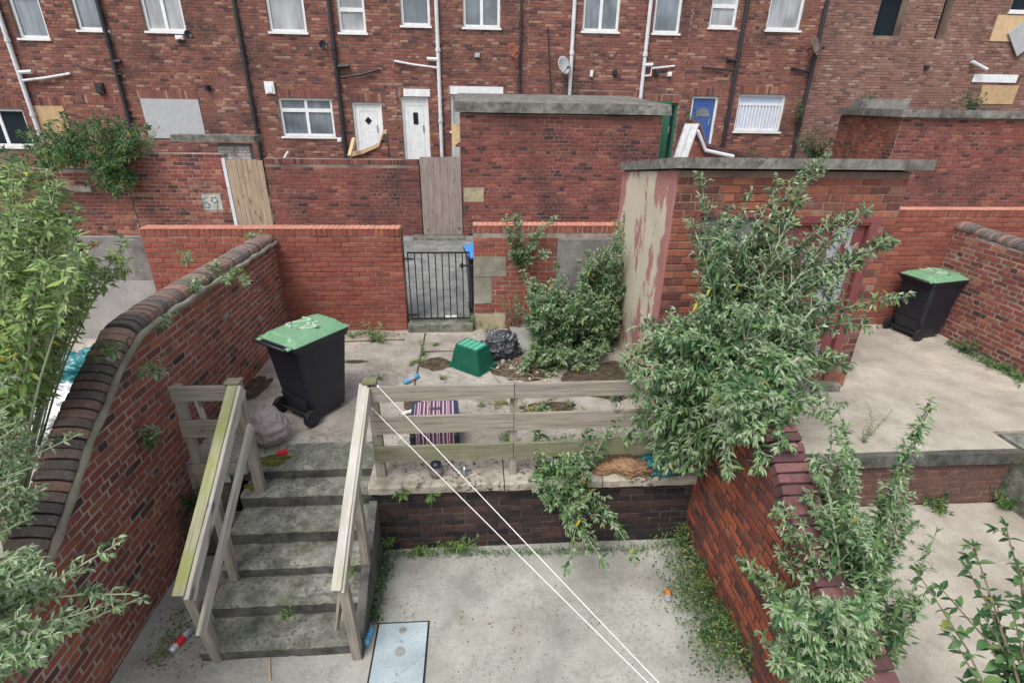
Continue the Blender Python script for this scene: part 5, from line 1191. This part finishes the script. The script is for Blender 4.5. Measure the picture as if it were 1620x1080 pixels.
# right foreground bush
tips = ell(1290,850,75,110,2.3,3.0,32)+ell(1310,760,60,80,2.5,3.1,16)+ell(1320,990,140,80,1.8,2.5,34)+ell(1300,1000,100,75,1.6,2.0,34)+ell(1350,900,60,90,2.0,2.4,18)+ell(1400,830,60,80,2.3,2.8,12)+ell(1420,960,60,60,1.9,2.3,8)
tips += [aty(*p) for p in ((1475,630,2.8),(1470,650,2.8),(1325,640,3.1),(1315,660,3.1),(1230,740,3.1),(1240,700,3.3),(1430,700,2.7),(1480,840,2.3),(1190,900,2.4),(1180,890,2.5),(1200,1000,2.2),(1280,740,3.1))]
bush('buddleia_bush', 'grey-green buddleia in the right foreground beyond the party wall', [(2.75,2.5,.15),(2.95,2.8,.15),(2.6,2.1,.15)], tips, leafL=.115, leafW=.036, tipL=.045, node=.06, seed=9, dead=3, start=.4, ind=300, side=.45, sidelen=.18)
tips = [aty(*p) for p in ((1490,930,1.7),(1540,860,1.8),(1590,830,1.9),(1560,980,1.6),(1500,1000,1.55),(1450,900,1.75),(1610,900,1.7),(1600,960,1.6),(1530,900,1.7))]
bush('foreground_branch', 'broad-leaved branch reaching in from bottom right corner', [(2.9,1.2,.9),(3.1,1.5,1.0)], tips, mats=('leaf',), leafL=.10, leafW=.048, tipL=.05, node=.09, seed=10, start=.45, ind=90, side=.1, arch=.1, cat='branch', smat='stem')
# left bushes
tips = ell(60,400,115,85,2.9,4.5,50)+ell(50,310,70,60,3.2,4.6,24)+ell(20,440,80,40,3.2,4.2,12)+[aty(*p) for p in ((195,385,4.2),(190,400,4.1),(120,330,4.2),(205,410,4.0),(150,440,3.8),(40,270,4.5),(90,290,4.5))]
bush('buddleia_bush', 'yellow-green buddleia filling the left neighbouring yard', [(-3.9,3.5,.75),(-4.2,4.0,.75),(-3.7,3.2,.75)], tips, mats=('leaf_y','leaf_yt'), leafL=.15, leafW=.05, tipL=.055, node=.065, seed=11, dead=8, start=.74, ind=250, side=.45, arch=.2)
tips = ell(20,700,75,60,2.5,3.3,26)+ell(0,620,50,40,2.8,3.5,8)+ell(10,800,60,60,2.2,2.8,14)+ell(30,910,60,50,1.8,2.3,18)+ell(30,1020,70,50,1.6,2.0,18)+[aty(*p) for p in ((190,858,2.2),(130,905,2.1),(120,690,2.8),(225,945,2.05),(205,940,2.0),(110,1000,1.85),(150,960,1.9))]
bush('buddleia_bush', 'blue-green buddleia sprays in the bottom left corner over the coping', [(-4.0,2.2,.75),(-4.2,2.8,.75),(-3.7,1.6,.75)], tips, leafL=.085, leafW=.03, tipL=.04, node=.055, seed=12, dead=4, start=.6, ind=200, side=.3, sidelen=.14)
# alley wall bush
tips = ell(150,222,100,50,11.4,12.6,70)+ell(180,280,36,35,11.3,11.8,22)+ell(60,235,70,50,11.6,12.8,26)+ell(20,260,60,60,11.0,12.0,16)
bush('alley_bush', 'bushy green shrub growing on the alley wall at far left', [(-8.3,12.1,2.9),(-7.7,12.0,2.9),(-9.2,12.2,2.5),(-10,12,2.5)], tips, mats=('leaf_y','leaf'), leafL=.17, leafW=.045, tipL=.1, node=.11, seed=13, start=.25, side=.4, sidelen=.4, arch=.1)
bush('alley_bush', 'grassy green weed clump on wall below grey boarded window', [(ax(230,235),12.1,3.1),(ax(210,235),12.1,3.1)], ell(230,210,30,18,12,12.6,26), mats=('leaf_y',), leafL=.12, leafW=.03, node=.1, seed=14, start=.1, sprays=False, cat='weeds')
for k, (px, py, Y, rx, ry, n) in enumerate(((1095,190,15.5,18,20,16),(1182,240,15.5,16,8,10),(1266,165,16.8,7,24,12),(1290,225,15.3,40,28,40),(1380,155,16.5,18,12,14),(1540,155,16.0,28,20,22))):
    lab = ['green shrub in front of the blue door','low weed by the foot of the middle drainpipe','climber clinging to the black drainpipe right of barred window','dark shrub at house foot right of barred window','weed tuft on the house wall above right coping','shrub beside the boarded window at far right'][k]
    c_ = aty(px, py+ry, Y)
    bush('shrub', lab, [c_], ell(px, py, rx, ry, Y-.3, Y+.1, n), mats=('leaf_d','leaf'), leafL=.14, leafW=.045, tipL=.08, node=.1, seed=30+k, start=.1, sprays=False, arch=.05, cat='shrub')
# small weeds
def weed(label, px, py, z, h, n=6, spread=.12, mats=('weed',), L=.05, seed=0, Y=None, name='weed'):
    base = atz(px, py, z) if Y is None else aty(px, py, Y); rr = random.Random(seed)
    tips = [base+Vector((rr.uniform(-spread,spread), rr.uniform(-spread,spread), h*rr.uniform(.6,1.1))) for _ in range(n)]
    bush(name, label, [base], tips, mats=mats, leafL=L, leafW=L*.3, tipL=L*.6, node=L*.55, seed=seed, start=.05, sprays=False, arch=0, cat='weed', stem_r=.003)
weed('dandelion-like weed clump at the foot of the back wall', 595, 540, T, .28, 9, .22, ('weed','grass'), .10, 1)
weed('low green weeds along the back wall near the bin', 560, 532, T, .08, 7, .25, ('weed',), .05, 2)
weed('upright green weed on the terrace left of the green box', 670, 562, T, .26, 5, .05, ('weed',), .055, 3)
weed('flat yellow-green weed mat left of the green box', 662, 572, T, .05, 8, .16, ('weed','grass'), .05, 4)
weed('green weed at the right post of the iron gate', 748, 520, T, .34, 9, .09, ('weed',), .055, 5)
weed('creeping green weed at the foot of the stone patch', 775, 525, T, .12, 10, .2, ('weed',), .045, 6)
weed('feathery seeding weed on the right terrace', 1368, 700, T, .36, 3, .07, ('weed','grass'), .035, 7)
weed('tall seeding stalk weed on the right terrace', 1376, 690, T, .55, 2, .12, ('weed','grass'), .035, 8)
weed('green weed cluster left of the second wheelie bin base', 1525, 556, T, .2, 10, .12, ('leaf_d','weed'), .07, 9)
weed('dry grass tuft under the middle fence post', 845, 650, T, .1, 16, .3, ('grass','dead'), .08, 10)
weed('small dry grass tuft by the suitcase right side', 800, 640, T, .06, 10, .2, ('grass',), .06, 11)
weed('green weed at the foot of the mid fence post', 805, 695, T, .1, 8, .15, ('weed','grass'), .05, 12)
weed('leafy weeds at the foot of the sooty wall near the steps', 610, 868, 0, .32, 9, .12, ('weed',), .07, 13)
weed('green weeds at the middle foot of the sooty wall', 722, 870, 0, .22, 12, .22, ('weed',), .06, 14)
weed('green weeds low against the sooty wall', 660, 872, 0, .16, 9, .18, ('weed',), .06, 15)
weed('buddleia seedling on the sooty wall face, left', 634, 782, 0, .06, 7, .07, ('weed',), .08, 16, Y=4.02)
weed('buddleia seedling on the sooty wall face, right', 682, 785, 0, .05, 7, .08, ('weed',), .07, 17, Y=4.02)
weed('weed growing from the third step from the bottom', 556, 910, .42, .1, 5, .05, ('weed',), .05, 18)
weed('weed growing in the middle of the second step', 455, 975, .29, .08, 5, .05, ('weed',), .05, 19)
weed('yellow-green bushy weed beside the left handrail', 315, 775, .45, .3, 20, .17, ('leaf_y','weed'), .05, 20)
weed('dark green weed under the yellow-green one', 300, 800, .45, .2, 9, .12, ('leaf_d',), .06, 21)
weed('grassy weeds at the left wall foot beside the bin', 400, 590, T, .16, 9, .1, ('weed',), .05, 22)
weed('small weeds at the left wall foot beyond the bin', 440, 545, T, .18, 8, .12, ('weed',), .05, 23)
weed('buddleia seedling on the left brick wall', 240, 700, 0, .12, 6, .08, ('leaf','leaf_tip'), .09, 24, Y=3.95)
weed('weeds along the foot of the far right wall', 1568, 577, T, .1, 16, .3, ('weed','leaf_d'), .06, 25)
weed('more weeds trailing along the far right wall foot', 1605, 597, T, .08, 16, .3, ('weed',), .06, 26)
weed('green weeds at the foot of the brown retaining wall', 1490, 808, .15, .15, 12, .22, ('weed','leaf_d'), .07, 27)
weed('green weeds beside the far right stone steps', 1590, 800, .15, .25, 12, .2, ('weed','leaf_d'), .07, 28)
weed('weedy tufts beside the brown paper bag', 960, 735, T, .08, 12, .2, ('weed','grass'), .05, 29)
weed('tiny weed in a crack right of the near bin', 500, 610, T, .07, 6, .09, ('weed','grass'), .04, 120)
weed('small weed tuft in the terrace crack', 600, 600, T, .07, 6, .09, ('weed','grass'), .04, 121)
weed('low weed beside the suitcase top corner', 760, 640, T, .07, 6, .09, ('weed','grass'), .04, 122)
weed('weed tuft in dirt beyond the middle fence post', 905, 640, T, .07, 6, .09, ('weed','grass'), .04, 123)
weed('small weed near the gate step', 690, 545, T, .07, 6, .09, ('weed','grass'), .04, 124)
weed('weed sprig between can and green box', 700, 600, T, .07, 6, .09, ('weed','grass'), .04, 125)
weed('dry weed clump by the dark bush front', 925, 655, T, .07, 6, .09, ('weed','grass'), .04, 126)
weed('weeds under the lower rail near the big bush', 985, 700, T, .07, 6, .09, ('weed','grass'), .04, 127)
for k, (px, py, h_) in enumerate(((1085,860,.3),(1105,910,.25),(1115,950,.35),(1140,990,.3),(1165,1030,.4),(1190,1060,.4),(1075,830,.2),(1120,1010,.2))):
    weed(['weed clump nearest the sooty wall corner','low mixed weeds beside the orange drink can','taller green weed against orange-stained wall','bright weed tuft midway down the right wall foot','leafy weed near the front of the right wall foot','frontmost leafy weed under the foreground bush','small weed in the corner of the two lower walls','spreading weed on the concrete near right wall'][k], px, py, .02, h_, 8, .12, ('weed','leaf_d') if k % 2 else ('leaf','weed'), .06, 80+k)
for k, (px, py) in enumerate(((400,376),(345,425),(360,445),(390,448),(310,455),(265,512),(180,560),(335,460),(250,590),(296,415))):
    p = atz(px, py, 2.42 if k not in (7,8) else 2.2)
    bush('coping_weed', ['pale fleshy weed on the far end of the left coping','pale weed on the left coping beside a fallen leaf','small stonecrop on the fillet of the left wall','rosette weed hanging from the left coping edge','weed tuft halfway along the left coping','thin weed on the curve of the left coping','weed at the back edge of the left coping','yellowish leaf weed under the left coping fillet','small green sprig low on the left coping','tall dry weed stalk on the far side of left coping'][k], [p], [p+Vector((R.uniform(-.1,.1), R.uniform(-.15,.15), R.uniform(.03,.12))) for _ in range(9 if k != 5 else 4)], mats=('leaf_tip','weed'), leafL=.055, leafW=.02, tipL=.04, node=.03, seed=60+k, start=.05, sprays=False, arch=0, cat='weed', stem_r=.003)
# yellow flower
fl = thing('yellow_flower', 'single yellow dandelion flower in front of the dark bush', 'flower', atz(862,602,T+.08))
p = Vector(fl.location); b = MB(); b.tube([p-Vector((0,0,.08)), p], .003, 5); obj('stalk', b, M['stem_g'], fl)
b = MB()
for k in range(16):
    a_ = 2*pi*k/16; Mx = leaf_frame(p, Vector((cos(a_), sin(a_), .35)), Vector((0,0,1))); v, f = leaf_verts(.024, .009, 0); b.add([Mx @ Vector(q) for q in v], f)
obj('petals', b, M['yellow'], fl)
# ground cover: lower right corner weeds, alongside right wall
def cover(name, label, region, z, n, L, mats, seed, hmax=.05, Y=None):
    rr = random.Random(seed); mb = MB()
    for k in range(n):
        px, py = region(rr); p = atz(px, py, z); p.z += rr.uniform(0, hmax)
        if p.x > XR-.02 and px < 1200: p.x = XR-.03-rr.random()*.1
        d = Vector((rr.uniform(-1,1), rr.uniform(-1,1), rr.uniform(.1,1.1))); v, f = leaf_verts(L*rr.uniform(.5,1.2), L*.38, .3); Mx = leaf_frame(p, d, Vector((0,0,1)), rr.uniform(-1,1))
        mb.add([Mx @ Vector(q) for q in v], f, rr.randrange(len(mats)))
    o = obj(name, mb, [M[q] for q in mats]); tag(o, label, 'ground cover', kind='stuff')
def band(pts, w):
    def f(rr):
        k = rr.randrange(len(pts)-1); t = rr.random(); a_, b_ = pts[k], pts[k+1]
        return a_[0]+(b_[0]-a_[0])*t+rr.gauss(0, w), a_[1]+(b_[1]-a_[1])*t+rr.gauss(0, w*.6)
    return f
cover('creeping_weeds', 'mass of small creeping weeds along the right wall foot', band([(1080,840),(1085,900),(1095,950),(1130,1000),(1150,1070)], 24), .02, 3300, .034, ('weed','leaf_d','grass','leaf'), 1, .2)
cover('creeping_weeds', 'creeping green weeds along the kerb right of the steps', band([(600,880),(612,900),(600,930),(592,970),(590,985)], 7), .01, 900, .03, ('weed','leaf_d'), 2, .06)
cover('creeping_weeds', 'weeds and moss along the foot of the sooty wall', band([(600,880),(700,878),(800,876),(900,874),(1000,872),(1090,860)], 5), .01, 1300, .025, ('weed','leaf_d'), 3, .07)
cover('creeping_weeds', 'strip of grass and weeds at the far right wall foot', band([(1500,542),(1560,572),(1618,602)], 4), T, 1400, .03, ('weed','leaf_d'), 4, .05)
cover('creeping_weeds', 'thin line of weeds along the foot of the back wall', band([(480,528),(560,530),(636,530)], 5), T, 500, .03, ('weed','grass'), 5, .04)
cover('fallen_leaves', 'fallen leaves and litter beside the left wall below the steps', band([(300,960),(270,1010),(240,1060)], 14), .01, 350, .03, ('dead','grass','weed'), 6, .01)
cover('leaf_litter', 'scattered brown leaf litter beneath the fence rails', band([(640,640),(700,625),(860,640),(960,690),(1010,680)], 12), T+.002, 260, .022, ('dead','grass'), 7, .006)
# twigs and rubble heap right of the green box
mb = MB(); rr = random.Random(4)
for k in range(170):
    p = atz(rr.gauss(835,24), rr.gauss(580,14), T+.01); p.z += abs(rr.gauss(0,.03)); a_ = rr.uniform(0,pi); L = rr.uniform(.06,.32); d = Vector((cos(a_), sin(a_)*.8, rr.uniform(-.06,.2)))*L/2
    mb.tube([p-d, p+Vector((0,0,rr.uniform(0,.02))), p+d], rr.uniform(.002,.006), 4)
tag(obj('twig_heap', mb, M['twig']), 'heap of dry twigs and stalks beside the green box', 'twigs', kind='stuff')
mb = MB()
for k in range(260):
    if k < 120: p = atz(rr.gauss(830,28), rr.gauss(572,14), T)
    elif k < 200: p = atz(rr.uniform(640,960), rr.uniform(545,700), T)
    else: p = atz(rr.uniform(395,640), rr.uniform(530,640), T)
    s = rr.uniform(.005,.034 if k < 120 else .010); Mx = Matrix.Translation(p+Vector((0,0,s*.5))) @ Matrix.Rotation(rr.uniform(0,6),4,'Z') @ Matrix.Rotation(rr.uniform(0,1),4,'X')
    mb.frustum((-s,s,-s*.8,s*.8),(-s*.6,s*.5,-s*.5,s*.6),-s*.6,s*.7,M=Mx)
tag(obj('rubble', mb, M['rubble']), 'pale stone chips and rubble scattered over the terrace', 'rubble', kind='stuff')
mb = MB()
for k in range(420):
    if k < 260: p = atz(rr.uniform(560,1100), rr.uniform(860,1075), 0)
    elif k < 330: p = atz(rr.uniform(380,700), rr.uniform(540,700), T)
    else: p = atz(rr.uniform(250,345), rr.uniform(930,1070), 0)
    d = Vector((rr.uniform(-1,1), rr.uniform(-1,1), rr.uniform(0,.25))); v, f = leaf_verts(rr.uniform(.008,.03), rr.uniform(.004,.012), .2); Mx = leaf_frame(p+Vector((0,0,.004)), d, Vector((0,0,1)), rr.uniform(-.5,.5)); mb.add([Mx @ Vector(q) for q in v], f, 0)
tag(obj('leaf_litter', mb, M['dead']), 'sparse brown leaf crumbs scattered over both concrete levels', 'leaf litter', kind='stuff')
# soil patches and moss pads (low uneven mounds)
def mound(name, label, px, py, rx, ry, z, h, mat, seed, cat='soil'):
    c_ = atz(px, py, z); V = [(c_.x, c_.y, z+h)]; n = 22; rings = 5; rr = random.Random(seed); F = []
    for r in range(1, rings+1):
        for k in range(n):
            a_ = 2*pi*k/n; q = r/rings*(1+.35*mnoise.noise(Vector((cos(a_)*1.7+seed, sin(a_)*1.7, seed)))+.12*rr.uniform(-1,1)*(r/rings))
            V.append((c_.x+rx*q*cos(a_), c_.y+ry*q*sin(a_), z+.001+max(0,h*(1-(r/rings)**1.5)+rr.uniform(-.2,.2)*h*(1-r/rings))))
    for k in range(n): F.append((0, 1+k, 1+(k+1) % n))
    for r in range(rings-1):
        for k in range(n): a_ = 1+r*n+k; b_ = 1+r*n+(k+1) % n; F.append((a_, a_+n, b_+n, b_))
    m_ = MB(); m_.add(V, F); o = obj(name, m_, M[mat], None, True); tag(o, label, cat, kind='stuff')
mound('soil_patch', 'dark soil patch under the twig heap', 825, 582, .42, .34, T+.003, .03, 'soil', 1)
mound('soil_patch', 'dark soil patch left of the green box', 690, 575, .25, .2, T+.003, .012, 'soil', 2)
mound('soil_patch', 'dark soil at the foot of the left wall behind the bin', 405, 612, .16, .3, T+.003, .015, 'soil', 3)
mound('soil_patch', 'dirt streak near the middle fence post', 870, 645, .38, .12, T+.003, .012, 'soil', 4)
mound('soil_patch', 'dirt smear beside the bin near the back wall', 560, 572, .17, .05, T+.003, .008, 'soil', 5)
mound('moss_pad', 'olive moss pad at the head of the steps by the sack', 432, 728, .16, .10, .877, .025, 'moss', 6, 'moss')
mound('moss_pad', 'small moss pad on the second tread', 400, 768, .09, .05, .744, .02, 'moss', 7, 'moss')
mound('soil_patch', 'dark damp soil under the large bush on the terrace', 950, 600, .6, .5, T+.003, .02, 'soil', 8)
mound('soil_patch', 'black dirt along the coping under the teal bag', 960, 740, .45, .05, T+.004, .008, 'soil', 9)
mound('soil_patch', 'dirt around the foot of the suitcase', 655, 640, .14, .12, T+.003, .01, 'soil', 10)
b = MB(); b.tube([atz(512,592,T+.012), atz(575,585,T+.012), atz(650,580,T+.02)], .012, 6); 
b = MB(); b.tube([atz(530,540,T+.015), atz(640,536,T+.02)], .014, 6); tag(obj('dropped_stick', b, M['twig']), 'long pale stick lying along the foot of back wall', 'stick')
b = MB(); b.tube([atz(427,1075,.01), atz(426,1040,.012)], .008, 6); tag(obj('dropped_stick', b, M['ply_pale']), 'short tan stick lying below the bottom step', 'stick')
